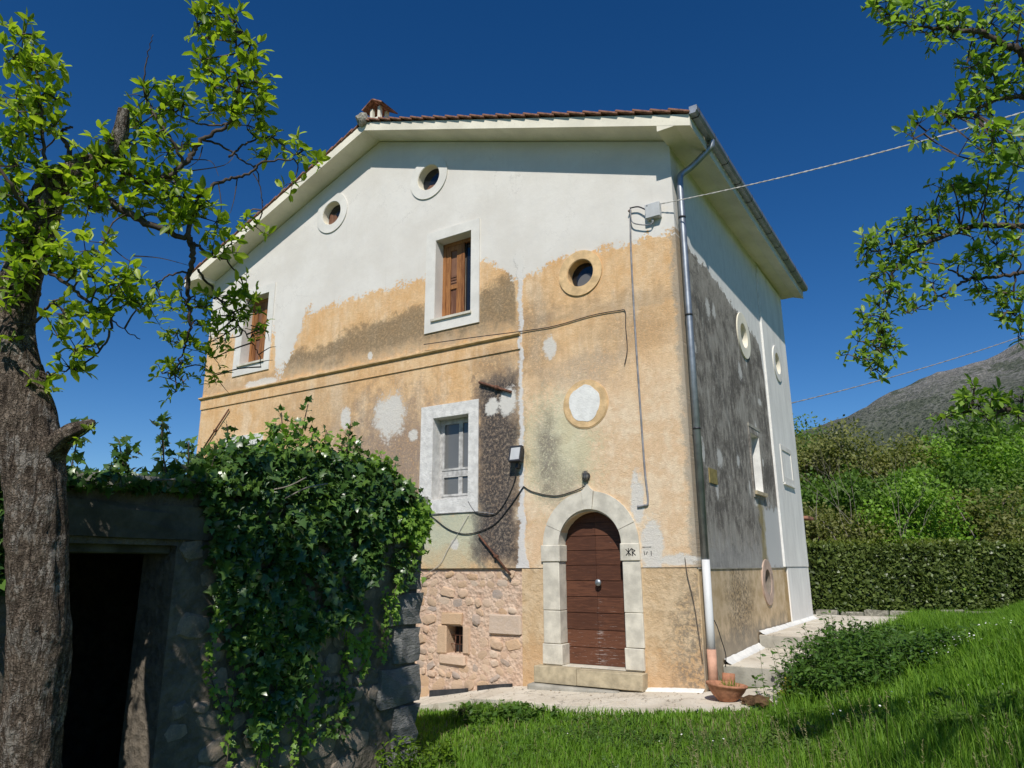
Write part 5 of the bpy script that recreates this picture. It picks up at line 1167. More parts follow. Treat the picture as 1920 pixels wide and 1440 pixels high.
CR = [
  (3.85,-7.10,5.63,6),(3.90,-7.05,5.59,6),(3.91,-7.03,5.50,5),(4.00,-7.00,5.61,6),(4.05,-6.94,5.53,6),(4.12,-6.92,5.60,6),(4.01,-6.95,5.48,4),(4.17,-6.83,5.40,5),(4.11,-6.87,5.44,4),
  (4.22,-6.83,5.53,6),(4.26,-6.77,5.40,5),(4.33,-6.78,5.58,6),(4.26,-6.84,5.62,5),(4.35,-6.74,5.49,4),(4.51,-6.64,5.49,5),(4.55,-6.64,5.58,5),(4.63,-6.56,5.49,7),(4.69,-6.55,5.58,6),
  (4.66,-6.51,5.38,7),(4.49,-6.67,5.56,4),(4.39,-6.61,5.35,5),(4.45,-6.56,5.29,6),(4.54,-6.50,5.29,6),(4.63,-6.42,5.22,7),(4.36,-6.59,5.24,5),(4.33,-6.62,5.26,3),(4.47,-6.51,5.19,7),
  (4.55,-6.44,5.13,7),(4.41,-6.53,5.11,6),(4.37,-6.48,5.09,4),(4.50,-6.40,5.11,7),(4.61,-6.33,5.07,6),(4.26,-6.54,5.04,4),(4.28,-6.51,4.98,5),(4.20,-6.55,4.95,5),(4.34,-6.46,4.95,5),
  (4.15,-6.58,4.95,4),(4.11,-6.59,4.89,4),(3.99,-6.66,4.89,4),(3.95,-6.66,4.79,4),(4.41,-6.43,5.00,4),(4.33,-6.63,4.70,5),(4.39,-6.58,4.65,6),(4.47,-6.55,4.70,7),(4.54,-6.52,4.75,6),
  (4.44,-6.53,4.58,6),(4.53,-6.48,4.62,7),(4.33,-6.60,4.58,4),(4.53,-6.34,4.55,6),(4.43,-6.39,4.53,5),(4.37,-6.21,4.60,5),(4.14,-6.12,4.63,5),(4.07,-6.16,4.60,4),(4.24,-6.06,4.63,5),
  (4.32,-6.00,4.61,6),(4.18,-6.07,4.56,7),(4.27,-6.00,4.50,7),(4.38,-5.94,4.54,6),(4.49,-5.89,4.59,6),(4.54,-5.82,4.48,7),(4.02,-6.15,4.46,5),(4.10,-6.09,4.44,6),(3.89,-6.21,4.40,5),
  (3.95,-6.16,4.37,5),(3.82,-6.24,4.35,4),(4.40,-5.89,4.42,6),(4.30,-5.93,4.34,6),(4.47,-5.82,4.32,6),(4.15,-6.02,4.33,6),(4.01,-6.10,4.31,6),(3.87,-6.18,4.27,6),(3.78,-6.25,4.31,5),
  (3.67,-6.31,4.29,5),(3.60,-6.35,4.25,5),(3.53,-6.38,4.21,5),(3.53,-6.35,4.14,5),(3.62,-6.30,4.16,6),(3.72,-6.24,4.17,7),(3.80,-6.18,4.12,7),(3.89,-6.13,4.15,6),(3.74,-6.19,4.04,7),
  (3.65,-6.25,4.04,6),(3.84,-6.13,4.02,5),(3.58,-6.27,3.96,4),(3.69,-6.19,3.91,7),(3.61,-6.22,3.87,5),(3.70,-6.14,3.81,5),(3.56,-6.22,3.75,6),(3.50,-6.24,3.69,5),(3.58,-6.18,3.66,6),
  (3.46,-6.24,3.62,5),(3.52,-6.19,3.56,6),(3.60,-6.13,3.56,5),(3.39,-6.25,3.50,4),(3.49,-6.18,3.46,6),(3.57,-6.12,3.44,6),(3.41,-6.21,3.41,5),(3.51,-6.13,3.35,5),(3.61,-6.10,3.46,4),
  (3.45,-6.15,3.31,5),(3.51,-6.10,3.27,3),(3.31,-6.27,3.41,2),(3.86,-6.17,3.83,4),(3.92,-6.15,3.88,5),(3.80,-6.17,3.70,4),(3.73,-6.21,3.67,3),(3.97,-6.09,3.77,3),(4.04,-6.11,4.00,5),
  (4.14,-6.06,4.03,6),(4.23,-5.99,4.00,5),(4.22,-6.03,4.11,5),(4.34,-5.93,4.03,6),(4.44,-5.88,4.07,7),(4.35,-5.96,4.15,6),(4.49,-5.88,4.18,6),(4.25,-5.94,3.84,5),(4.30,-5.88,3.79,5),
  (4.39,-5.84,3.83,6),(4.45,-5.78,3.77,6),(4.20,-5.94,3.79,3),(4.39,-5.80,3.67,4),(4.30,-5.84,3.62,4),(4.43,-5.75,3.62,5),(4.39,-5.74,3.50,4),(4.32,-5.84,3.67,3),(4.05,-6.76,2.95,4),
  (4.00,-6.77,2.89,5),(4.05,-6.73,2.84,6),(3.95,-6.79,2.83,6),(3.86,-6.83,2.78,5),(4.13,-6.69,2.87,5),(4.14,-6.66,2.79,6),(4.22,-6.62,2.82,6),(4.28,-6.59,2.86,6),(4.25,-6.58,2.78,5),
  (4.07,-6.70,2.78,4),
]
for (x, y, z, k) in CR: G2.clump((x, y, z), .12, max(3, int(k * 1.2)), .068, 5)
G2.limb(RT, [fk, (5.9, -7.0, 3.3), (5.5, -7.2, 3.9), (5.1, -7.3, 4.5), (4.9, -7.4, 4.9)], .04, .006)
G2.limb(RT, [(5.9, -7.0, 3.3), (5.7, -7.6, 3.9), (5.9, -7.9, 4.5)], .025, .006)
for k in range(46):  # rest of the crown, just past the right picture edge
    c = Vector((5.35 + RNG.normal() * .55, -7.25 + RNG.normal() * .4, 4.0 + RNG.normal() * .5)); G2.clump(c, .25, 5, .085, 6)
G2.finish(RT, 'plum_leaf_cool')

# ================================================================ ivy on the outbuilding
leaf_mat('ivy_leaf', [(0.027, 0.065, 0.018), (0.046, 0.104, 0.024), (0.085, 0.161, 0.034), (0.161, 0.265, 0.046)], .25, .28, .5, 3.0)
leaf_mat('ivy_young_and_sunlit', [(0.151, 0.284, 0.038), (0.246, 0.397, 0.057)], .4, .4, .4)  # pale green of young leaves, also stands in for sunlight on ivy
ivy = empty('ivy', (XO, -6.5, .5), 'thick mass of dark green ivy over the outbuilding wall and roof', 'ivy')
bpy.context.view_layer.update()
def iadd(o): o.parent = ivy; o.matrix_parent_inverse = ivy.matrix_world.inverted(); return o
def in_poly(poly, a, b):
    r_ = np.zeros(len(a), bool); j = len(poly) - 1
    for i in range(len(poly)):
        (xi, yi), (xj, yj) = poly[i], poly[j]; c = ((yi > b) != (yj > b)) & (a < (xj - xi) * (b - yi) / (yj - yi + 1e-12) + xi); r_ ^= c; j = i
    return r_
def ivy_sheet(poly, n, thick, size, mat, name='foliage', seed=1, out0=.0):
    rg = np.random.default_rng(seed); P2 = np.array(poly); lo, hi = P2.min(0), P2.max(0); A = rg.uniform(lo, hi, (n * 4, 2)); A = A[in_poly(poly, A[:, 0], A[:, 1])][:n]; hole = np.sin(A[:, 0] * 6.3 + 2 * np.sin(A[:, 1] * 3.1)) * np.sin(A[:, 1] * 7.1 + 1.5 * np.sin(A[:, 0] * 4)) + rg.normal(0, .35, len(A)); A = A[hole > -.42]; m = len(A)
    bul = .5 + .5 * np.sin(A[:, 0] * 4.1 + 1) * np.sin(A[:, 1] * 5.3 + A[:, 0] * 2)
    x = XO + .03 + out0 + thick * (.35 + .65 * bul) * rg.random(m) ** .7
    P = np.stack([x, A[:, 0], A[:, 1]], 1); Nn = unit(rg.normal(size=(m, 3)) * .55 + np.array([.6, -.42, .6])); D = unit(rg.normal(size=(m, 3)) * .6 + np.array([.25, -.05, -.8]))
    return iadd(leaves(name, P, D, Nn, rg.uniform(.45, 1.4, m) * size, LEAF_IVY, mat))
main = [(-7.855, 2.664), (-7.741, 2.801), (-7.498, 3.011), (-6.399, 3.128), (-5.539, 3.045), (-4.835, 2.781), (-4.536, 2.562), (-4.707, 2.284), (-5.304, 2.264), (-5.468, 1.920), (-5.754, 1.627), (-5.940, 1.350), (-6.314, 1.211), (-6.509, 0.967), (-6.581, 0.622), (-6.791, 0.412), (-7.125, 0.376), (-7.259, 0.811), (-7.417, 1.200), (-7.641, 1.448), (-7.646, 1.824), (-7.784, 2.205)]
ivy_sheet(main, 7600, .22, .11, 'ivy_leaf', seed=1)
ivy_sheet([(-7.444, 1.437), (-6.575, 1.704), (-6.244, 1.259), (-6.499, 0.863), (-6.596, 0.428), (-7.029, 0.313), (-7.264, 0.858)], 1300, .16, .075, 'ivy_young_and_sunlit', 'young_and_sunlit_leaves', 2)
ivy_sheet([(-5.292, 2.044), (-4.809, 2.247), (-4.736, 1.790), (-5.028, 1.606)], 160, .12, .075, 'ivy_leaf', seed=3)
ivy_sheet([(-5.928, 1.182), (-5.511, 1.208), (-5.571, 0.814), (-5.818, 0.785)], 110, .08, .06, 'ivy_young_and_sunlit', 'young_and_sunlit_leaves', seed=4)
ivy_sheet([(-6.204, 0.777), (-5.724, 0.610), (-5.850, 0.148), (-6.445, 0.255)], 260, .08, .06, 'ivy_leaf', seed=5)
ivy_sheet([(-9.965, 2.554), (-9.410, 2.616), (-9.284, 1.843), (-9.778, 1.437)], 1600, .22, .09, 'ivy_leaf', seed=6)
# crest along the roof edge, with shoots standing up
def crest(y0, y1, zfun, n, dx, size, seed):
    rg = np.random.default_rng(seed); y = rg.uniform(y0, y1, n); top = zfun(y) * (.72 + .42 * np.sin(y * 7.3) * np.sin(y * 4.1 + 1)); b = 2.48 + (y + 12.5) * .033
    z = b + (rg.random(n) ** 1.3) * top - .08; x = XO + .20 - rg.random(n) ** 1.2 * dx - (z - b) * .15
    P = np.stack([x, y, z], 1); Nn = unit(rg.normal(size=(n, 3)) * .7 + np.array([.5, -.3, .6])); D = unit(rg.normal(size=(n, 3)) * .8 + np.array([.15, 0, .15]))
    iadd(leaves('foliage', P, D, Nn, rg.uniform(.65, 1.25, n) * size, LEAF_IVY, 'ivy_leaf'))
def crest_sunlit(y0, y1, zt, n, seed):
    rg = np.random.default_rng(seed); y = rg.uniform(y0, y1, n); b = 2.50 + (y + 12.5) * .033; z = b + zt(y) * rg.uniform(.55, 1.05, n) * (.8 + .2 * np.sin(y * 9)); x = XO + .12 - rg.random(n) * .6
    iadd(leaves('young_and_sunlit_leaves', np.stack([x, y, z], 1), unit(rg.normal(size=(n, 3)) + np.array([.1, 0, .3])), unit(rg.normal(size=(n, 3)) * .5 + np.array([.3, -.5, .8])), rg.uniform(.05, .10, n), LEAF_IVY, 'ivy_young_and_sunlit'))
crest_sunlit(-7.5, -4.9, lambda y: np.interp(y, [-7.7, -7.3, -6.8, -6.2, -5.6, -5.0], [.36, .58, .76, .72, .58, .34]), 900, 61)  # brighter leaf colour paints the sunlit top of the crest
crest(-12.3, -7.6, lambda y: .26 + 0 * y, 4200, 1.1, .09, 11)
crest(-7.7, -4.85, lambda y: np.interp(y, [-7.7, -7.3, -6.8, -6.2, -5.6, -5.0, -4.6], [.38, .60, .78, .74, .62, .34, .16]), 6500, .9, .085, 12)
rg = np.random.default_rng(77); V, F, P, D, Nn = [], [], [], [], []
for (y, hgt) in ((-8.62, .36), (-8.40, .42), (-8.12, .62), (-7.9, .5), (-7.72, .40), (-7.55, .46), (-6.95, .85), (-6.72, .98), (-6.45, .9), (-6.15, .92), (-5.85, .8), (-5.4, .6), (-4.75, .30), (-9.3, .4), (-7.2, .8), (-6.58, 1.12), (-6.3, .82), (-6.0, 1.0), (-5.6, .86), (-5.15, .62), (-5.0, .5), (-8.9, .5), (-8.0, .75)):
    b = Vector((XO - .15 + rg.normal() * .1, y, 2.55)); e = b + Vector((rg.normal() * .06, rg.normal() * .07, hgt)); pts = smooth_path([b, b.lerp(e, .5) + Vector((rg.normal() * .03, rg.normal() * .03, 0)), e], 5); base = len(V)
    iadd(tube('stem', pts, .006, 'branch_bark', None, 5))
    for i, p in enumerate(pts[2:]):
        for _ in range(4):
            d = unit(rg.normal(size=3) + np.array([0, 0, .1])); P.append(tuple(p + Vector(d) * .03)); D.append(d); Nn.append(unit(rg.normal(size=3) * .7 + np.array([.2, -.2, .7])))
iadd(leaves('shoot_leaves', np.array(P), np.array(D), np.array(Nn), rg.uniform(.06, .105, len(P)), LEAF_IVY, 'ivy_leaf'))
for a in ([(-1.746, -7.131, 2.552), (-1.555, -7.041, 2.653), (-1.410, -6.902, 2.698)], [(-1.973, -7.180, 2.640), (-1.788, -7.075, 2.680), (-1.618, -6.994, 2.767)], [(-1.846, -8.435, 2.614), (-1.693, -8.340, 2.618)]): iadd(tube('stem', smooth_path(a, 5), .008, 'pale_bark', None, 5))
for (y, z0, z1) in ((-7.35, 1.0, -.1), (-7.0, .7, -.25), (-6.6, .6, -.3), (-6.3, .9, .1), (-5.95, 1.2, .4), (-5.6, 1.4, .75), (-5.35, 1.6, .9), (-7.55, 1.5, .6), (-6.85, .8, -.3), (-5.1, 1.8, 1.3)):
    pts = smooth_path([(XO + .10, y, z0), (XO + .07, y + rg.normal() * .06, (z0 + z1) / 2), (XO + .06, y + rg.normal() * .10, z1)], 8); iadd(tube('runner', pts, .005, 'branch_bark', None, 5))
    PP = np.array([tuple(q) for q in pts for _ in range(4)]) + rg.normal(0, .035, (len(pts) * 4, 3)) * np.array([.5, 1, 1]); k_ = len(PP)
    iadd(leaves('runner_leaves', PP, unit(rg.normal(size=(k_, 3)) * .7 + np.array([.3, 0, -.6])), unit(rg.normal(size=(k_, 3)) * .4 + np.array([.7, -.4, .4])), rg.uniform(.035, .085, k_), LEAF_IVY, 'ivy_young_and_sunlit'))
# leaves hanging past the corner, sunlight put into their brighter colour
n = 600; y = -4.74 - np.abs(rg.normal(0, .22, n)); z = 2.62 - np.abs(rg.normal(0, .22, n)) + rg.normal(0, .06, n); x = XO + .06 + rg.random(n) * .22
iadd(leaves('sunlit_trailing_leaves', np.stack([x, y, z], 1), unit(rg.normal(size=(n, 3)) * .7 + np.array([.2, .1, -.6])), unit(rg.normal(size=(n, 3)) * .5 + np.array([.7, -.5, .5])), rg.uniform(.05, .09, n), LEAF_IVY, 'ivy_young_and_sunlit'))

# ================================================================ grass
def grass_mat(name, cols, trans=.3):
    g = Graph(name, .55, .3); r = g.island(); p = g.pos(); n = g.noise(p, .55, 4, .6); m = g.noise(p, 2.6, 4)
    c = g.ramp(g.step_lin(r * .5 + n * .6 + m * .25 - .22, 0.0, 1.0), [(i / (len(cols) - 1), k) for i, k in enumerate(cols)])
    g.put(g.bsdf.inputs['Base Color'], c); tr = g.n('ShaderNodeBsdfTranslucent'); g.put(tr.inputs['Color'], g.mix(1.0, c, (1.1, 1.2, .55), 'MULTIPLY'))
    mx = g.n('ShaderNodeMixShader'); mx.inputs[0].default_value = trans
    g.nt.links.new(g.bsdf.outputs[0], mx.inputs[1]); g.nt.links.new(tr.outputs[0], mx.inputs[2]); g.nt.links.new(mx.outputs[0], g.out.inputs['Surface']); MAT[name] = g.mat
grass_mat('lawn_grass', [(0.068, 0.155, 0.018), (0.13, 0.265, 0.026), (0.205, 0.37, 0.034), (0.33, 0.46, 0.07)], .48)
grass_mat('seed_grass', [(0.20, 0.20, 0.08), (0.30, 0.27, 0.13)])
CAMP = np.array([3.914, -11.901])
def allowed(x, y):
    ok = ~((x < -2.05) & (y < -4.55) & (x > -6.5))
    pe = np.interp(x, [-9, -6.6, -5.1, -3.8, -3.1, -2, -1, 0, .9, 1.35, 1.5], [-.8, -.85, -.95, -1.05, -1.35, -1.55, -1.5, -1.42, -.9, -.35, .3])
    ok &= ~((x < 1.5) & (y > pe + .05 * np.sin(x * 9) + .05 * np.sin(x * 23 + 1) + .04 * np.sin(x * 41)))
    ok &= ~((y > 0) & (y < 10.9) & (x < 1.42 + .05 * y + .04 * np.sin(y * 7)) & (x > -14))
    return ok
def blades(n, sampler, length, width, lean, seed, name, mat):
    rg = np.random.default_rng(seed); x, y = sampler(rg, n); k = allowed(x, y); x, y = x[k], y[k]
    d = np.stack([x, y], 1) - CAMP; ang = np.arctan2(d[:, 0], d[:, 1]) - YAW; k = np.abs(ang) < .85; x, y = x[k], y[k]; m = len(x); dist = np.hypot(x - CAMP[0], y - CAMP[1])
    z = H(x, y) - .01; Ln = length(rg, x, y, m); w = width * rg.uniform(.7, 1.4, m) * np.clip(dist / 6, .6, 2.2)
    a = rg.uniform(0, 6.283, m); e = np.stack([np.cos(a), np.sin(a), 0 * a], 1); s = np.stack([-np.sin(a), np.cos(a), 0 * a], 1); b = np.stack([x, y, z], 1); ln = (lean * rg.random(m))[:, None]
    up = np.array([0, 0, 1.0]); L_ = Ln[:, None]; W_ = w[:, None]
    p0, p1 = b - s * W_, b + s * W_; mid = b + up * L_ * .6 + e * ln * L_ * .35; p2, p3 = mid - s * W_ * .75, mid + s * W_ * .75; p4 = b + up * L_ * (1 - .25 * ln) + e * ln * L_
    V = np.stack([p0, p1, p2, p3, p4], 1).reshape(-1, 3); T_ = np.array([(0, 1, 3), (0, 3, 2), (2, 3, 4)]); F = (T_[None] + (np.arange(m) * 5)[:, None, None]).reshape(-1, 3)
    return np_mesh(name, V, F, mat)
def polar(rmin, rmax, pw):
    def f(rg, n):
        r_ = rmin + (rmax - rmin) * rg.random(n) ** pw; a = rg.uniform(-.85, .85, n) + YAW; return CAMP[0] + r_ * np.sin(a), CAMP[1] + r_ * np.cos(a)
    return f
def lawn_len(rg, x, y, m):
    bank = sst(1.0, 2.4, x) * sst(-5.5, -2.5, y); cl = .5 + .5 * np.sin(x * 2.3 + np.sin(y * 1.7) * 2) * np.sin(y * 2.1 + x)
    edge = np.exp(-((y + 1.65 - .0 * x) / .28) ** 2) * sst(-5.5, -3.0, x) * sst(.6, -.6, x)
    tuft = np.exp(-(((x + 2.8) / .8) ** 2 + ((y + 1.85) / .3) ** 2))
    return (.050 + .05 * cl + .10 * bank + .06 * edge + .16 * tuft) * rg.uniform(.6, 1.35, m)
g1 = blades(330000, polar(3.2, 27, .85), lawn_len, .0044, .95, 1, 'grass', 'lawn_grass'); tag(g1, 'short green grass of the lawn and the bank', 'grass', kind='stuff')
def near(rg, n): x = rg.uniform(-1.5, 6.5, n); y = rg.uniform(-8.5, -3.5, n); return x, y
g2 = blades(26000, near, lambda rg, x, y, m: (.10 + .16 * sst(1.0, 3.5, x)) * rg.uniform(.5, 1.4, m), .0028, .8, 2, 'tall_grass', 'lawn_grass'); tag(g2, 'taller grass blades in the near corner of the lawn', 'grass', kind='stuff')
def bankp(rg, n): return rg.uniform(1.3, 7.5, n), rg.uniform(-2.5, 9, n)
g3 = blades(42000, bankp, lambda rg, x, y, m: rg.uniform(.12, .36, m), .0032, .9, 3, 'bank_grass', 'lawn_grass'); tag(g3, 'long lush grass on the bank at the right', 'grass', kind='stuff')
g4 = blades(9000, polar(3.4, 16, .8), lambda rg, x, y, m: rg.uniform(.05, .17, m), .0026, 1.2, 8, 'dry_grass', 'seed_grass'); tag(g4, 'dry straw-coloured blades among the green grass', 'grass', kind='stuff')
rg = np.random.default_rng(91); n = 150; x = rg.uniform(-5, 1.2, n); y = -.15 - rg.random(n) ** 1.5 * 1.2; z = np.interp(x, [-6.6, -5.2, -3.9, -3.2, -2, -1, 0, 1.3], [-.74, -.52, -.28, -.2, -.16, -.105, -.045, -.02]) + .012
leaf_mat('dead_leaf', [(0.10, 0.055, 0.025), (0.20, 0.12, 0.05), (0.28, 0.19, 0.09)], .1, .8, .1)
tag(leaves('fallen_leaves', np.stack([x, y, z], 1), rdir(n) * np.array([1, 1, .1]), unit(rdir(n) * .3 + np.array([0, 0, 1])), rg.uniform(.02, .055, n), LEAF_QUAD, 'dead_leaf'), 'small brown fallen leaves strewn on the concrete walk', 'leaves', kind='stuff')
# seed stalks: thin stems with a feathery head, too many to tell apart
def stalks(n, xr, yr, seed):
    rg = np.random.default_rng(seed); V, F = [], []
    for _ in range(n):
        x, y = rg.uniform(*xr), rg.uniform(*yr); z = float(H(x, y)); h = rg.uniform(.35, .68); a = rg.uniform(0, 6.28); ln = rg.uniform(.04, .16); pts = [Vector((x, y, z)), Vector((x + math.cos(a) * ln * .3, y + math.sin(a) * ln * .3, z + h * .6)), Vector((x + math.cos(a) * ln, y + math.sin(a) * ln, z + h))]
        b = len(V)
        for p, r_ in zip(pts, (.0018, .0014, .0008)): V += [p + Vector((r_, 0, 0)), p + Vector((-r_ * .5, r_ * .87, 0)), p + Vector((-r_ * .5, -r_ * .87, 0))]
        for i in range(2):
            for j in range(3): F.append((b + 3 * i + j, b + 3 * i + (j + 1) % 3, b + 3 * i + 3 + (j + 1) % 3)); F.append((b + 3 * i + j, b + 3 * i + 3 + (j + 1) % 3, b + 3 * i + 3 + j))
        for q in range(12):
            c = pts[1].lerp(pts[2], .45 + .55 * q / 11); e = Vector(rg.normal(size=3)); e.normalize(); e = (e + Vector((0, 0, .9))).normalized(); s = e.orthogonal().normalized() * .004; l_ = rg.uniform(.015, .035); b = len(V)
            V += [c - s, c + s, c + e * l_]; F.append((b, b + 1, b + 2))
    return np_mesh('seed_stalks', np.array([tuple(v) for v in V]), np.array(F), 'seed_grass')
tag(stalks(130, (1.6, 4.8), (-7.2, -4.4), 4), 'feathery seed stalks rising from the near grass', 'grass', kind='stuff')

# ================================================================ plants
leaf_mat('nettle_leaf', [(0.042, 0.095, 0.018), (0.078, 0.16, 0.026), (0.13, 0.225, 0.036)], .35, .45, .3, 2)
leaf_mat('weed_leaf', [(0.09, 0.17, 0.015), (0.14, 0.24, 0.02), (0.19, 0.29, 0.03)], .45, .45, .3, 2)
leaf_mat('weed_leaf_dull', [(0.06, 0.12, 0.02), (0.11, 0.19, 0.03), (0.17, 0.25, 0.05)], .4, .5, .3, 2)
leaf_mat('yellow_leaf', [(0.22, 0.20, 0.02), (0.34, 0.28, 0.03)], .4, .5, .3, 2)
def leafy(name, label, cat, pts, spread, hgt, n_stem, per, size, mat, shape, seed, group=None, stem='nettle_stem'):
    """upright stems set with leaves, one plant or one thicket"""
    rg = np.random.default_rng(seed); c0 = Vector(pts[0]); o = empty(name, (c0.x, c0.y, float(H(c0.x, c0.y))), label, cat, group); bpy.context.view_layer.update(); inv = o.matrix_world.inverted()
    V, F, P, D, Nn = [], [], [], [], []
    for k in range(n_stem):
        q = pts[k % len(pts)]; x, y = q[0] + rg.normal() * spread, q[1] + rg.normal() * spread; z = float(H(x, y)); h = hgt * rg.uniform(.55, 1.1) * (q[2] if len(q) > 2 else 1); e = Vector((x + rg.normal() * h * .2, y + rg.normal() * h * .2, z + h)); s = Vector((x, y, z - .02)); b = len(V)
        for p, r_ in ((s, .004), (e, .002)): V += [p + Vector((r_, 0, 0)), p + Vector((-r_ * .5, r_ * .87, 0)), p + Vector((-r_ * .5, -r_ * .87, 0))]
        for j in range(3): F += [(b + j, b + (j + 1) % 3, b + 3 + (j + 1) % 3), (b + j, b + 3 + (j + 1) % 3, b + 3 + j)]
        for i in range(per):
            t = rg.uniform(.15, 1.0); d = unit(rg.normal(size=3) * np.array([1, 1, .45]) + np.array([0, 0, .15])); P.append(tuple(s.lerp(e, t))); D.append(d); Nn.append(unit(rg.normal(size=3) * .35 + np.array([0, -.1, 1])))
    a = np_mesh('stems', np.array([tuple(v) for v in V]), np.array(F), stem); a['kind'] = 'stuff'; a.parent = o; a.matrix_parent_inverse = inv
    l_ = leaves('foliage', np.array(P), np.array(D), np.array(Nn), rg.uniform(.6, 1.25, len(P)) * size, shape, mat); l_.parent = o; l_.matrix_parent_inverse = inv
    return o
leafy('nettle_thicket', 'dark green thicket of nettles beside the concrete steps', 'nettles', [(1.66, .05), (1.72, .5), (1.82, 1.0, 1.0), (2.0, 1.6, .75), (2.2, 2.2, .6), (2.4, 2.9, .45), (2.1, .1), (2.3, .8, .8), (2.6, 1.6, .5), (2.5, -.2, .8), (2.9, .6, .6), (2.0, -.6, .7), (2.4, -.9, .6), (2.9, -.5, .6), (3.3, .2, .5), (1.7, -.4, .7)], .26, .74, 1300, 15, .09, 'nettle_leaf', LEAF_OVAL, 5)
leafy('yellow_weed', 'small yellow-leaved weed at the foot of the nettles', 'weed', [(1.42, -.42), (1.5, -.25), (1.36, -.55)], .06, .34, 34, 14, .045, 'yellow_leaf', LEAF_OVAL, 6)
WD = [((-2.298, -5.205, -0.280), .46, 'yellow-green leafy weed, tallest at the foot of the outbuilding corner'), ((-1.881, -5.205, -0.260), .36, 'yellow-green weed right of the tallest one at the outbuilding corner'), ((-1.475, -4.899, -0.240), .30, 'low yellow-green weed out on the grass beside the outbuilding shadow'),
      ((-3.033, -6.599, -0.300), .42, 'thin bright green weed below the ivy, left of the others'), ((-2.651, -5.909, -0.300), .26, 'low green weed below the hanging ivy tail')]
for k, (p, h, lb) in enumerate(WD): leafy('weed', lb, 'weed', [(p[0], p[1])], .10, h, 20, 14, .068, 'weed_leaf', LEAF_OVAL, 20 + k, 'weeds before the outbuilding')
leafy('grass_tuft', 'dark grassy tuft hugging the path left of the door', 'plant', [(-2.9, -1.75), (-2.5, -1.85), (-3.3, -1.6), (-2.1, -1.9, .7)], .2, .22, 120, 14, .10, 'nettle_leaf', LEAF_QUAD, 31)
leafy('clover_patch', 'low dark clover patch in the middle of the lawn', 'clover', [(-.2, -3.3), (.4, -3.5), (.9, -3.1), (1.4, -3.4), (-.8, -3.0), (2.0, -2.8)], .3, .09, 500, 9, .035, 'nettle_leaf', LEAF_OVAL, 33)
rb = random.Random(14)
leafy('meadow_weeds', 'broad-leaved weeds scattered through the grass of the bank', 'weeds', [(rb.uniform(1.5, 5.5), rb.uniform(-4.5, 3)) for _ in range(45)], .12, .17, 520, 10, .075, 'weed_leaf_dull', LEAF_OVAL, 41)
leafy('lawn_weeds', 'flat dark weeds scattered through the lawn before the door', 'weeds', [(rb.uniform(-2.5, 2), rb.uniform(-5.5, -1.8)) for _ in range(45)], .12, .08, 420, 9, .05, 'nettle_leaf', LEAF_OVAL, 42)
rg = np.random.default_rng(5); n = 170; x = np.concatenate([rg.normal(3.6, .35, 70), rg.uniform(-1.5, 4, 16)]); y = np.concatenate([rg.normal(-.4, .5, 70), rg.uniform(-5, -2, 16)]); ok = allowed(x, y); x, y = x[ok], y[ok]
simple('daisy_white', (0.75, 0.74, 0.68), 0.05, 5, 0.8, 0.0)
T8 = (np.array([(0, 0, 0), (1, .4, 0), (.4, 1, 0), (-.4, 1, 0), (-1, .4, 0), (-1, -.4, 0), (-.4, -1, 0), (.4, -1, 0), (1, -.4, 0)]), np.array([(0, i, i % 8 + 1) for i in range(1, 9)]))
zz = H(x, y) + np.where(x > 1.5, .28, .09)
tag(leaves('daisies', np.stack([x, y, zz], 1), rdir(len(x)) * np.array([1, 1, .2]), unit(rdir(len(x)) * .3 + np.array([.1, -.4, 1])), rg.uniform(.006, .011, len(x)), T8, 'daisy_white'), 'scattered tiny white daisies in the grass', 'flowers', kind='stuff')

# ================================================================ small things
def lathe(name, prof, mat, parent=None, n=36, jit=0):
    V, F = [], []
    for (r_, z) in prof:
        for k in range(n): a = 2 * math.pi * k / n; V.append((r_ * math.cos(a), r_ * math.sin(a), z))
    for i in range(len(prof) - 1):
        for k in range(n): F.append((i * n + k, i * n + (k + 1) % n, (i + 1) * n + (k + 1) % n, (i + 1) * n + k))
    F.append(tuple(range(n))[::-1]); F.append(tuple(range((len(prof) - 1) * n, len(prof) * n)))
    return link(name, pyd(name, V, F), mat, parent, True)
pot = empty('bowl_planter', (.50, -.62, -.04), 'wide shallow terracotta bowl with weeds under the rainwater pipe', 'planter')
pot.rotation_euler = (R(-3), R(4), 0)
pot.scale = (.8, .8, .85)
lathe('bowl', [(.15, .0), (.17, .02), (.25, .09), (.32, .18), (.355, .245), (.375, .25), (.38, .285), (.36, .29), (.335, .255), (.29, .22), (.26, .215)], 'terracotta', pot)
lathe('soil', [(.01, .20), (.29, .222), (.01, .226)], 'soil', pot)
rg = np.random.default_rng(8); n = 60; P = np.stack([rg.normal(0.05, .07, n), rg.normal(.05, .07, n), np.full(n, .22)], 1)
leaves('potted_weeds', P, unit(rg.normal(size=(n, 3)) * .45 + np.array([0, 0, 1])), rdir(n), rg.uniform(.08, .22, n), (LEAF_QUAD[0] * np.array([1, .12, 1]), LEAF_QUAD[1]), 'weed_leaf', pot)
rk = bmesh.new(); bmesh.ops.create_icosphere(rk, subdivisions=3, radius=1)
for v in rk.verts: v.co = Vector((v.co.x * .22, v.co.y * .15, max(-.02, v.co.z * .10))) * (1 + .35 * mnoise.noise(v.co * 3))
me = bpy.data.meshes.new('root_clump'); rk.to_mesh(me); rk.free(); simple('dry_brown', (0.11, 0.065, 0.035), 0.3, 12, 0.95, 0.8, 40, 0.02, 0.1)
rc = link('dry_root_clump', me, 'dry_brown'); rc.location = (.98, -.75, .0); tag(rc, 'brown clump of dry roots beside the terracotta bowl', 'roots')
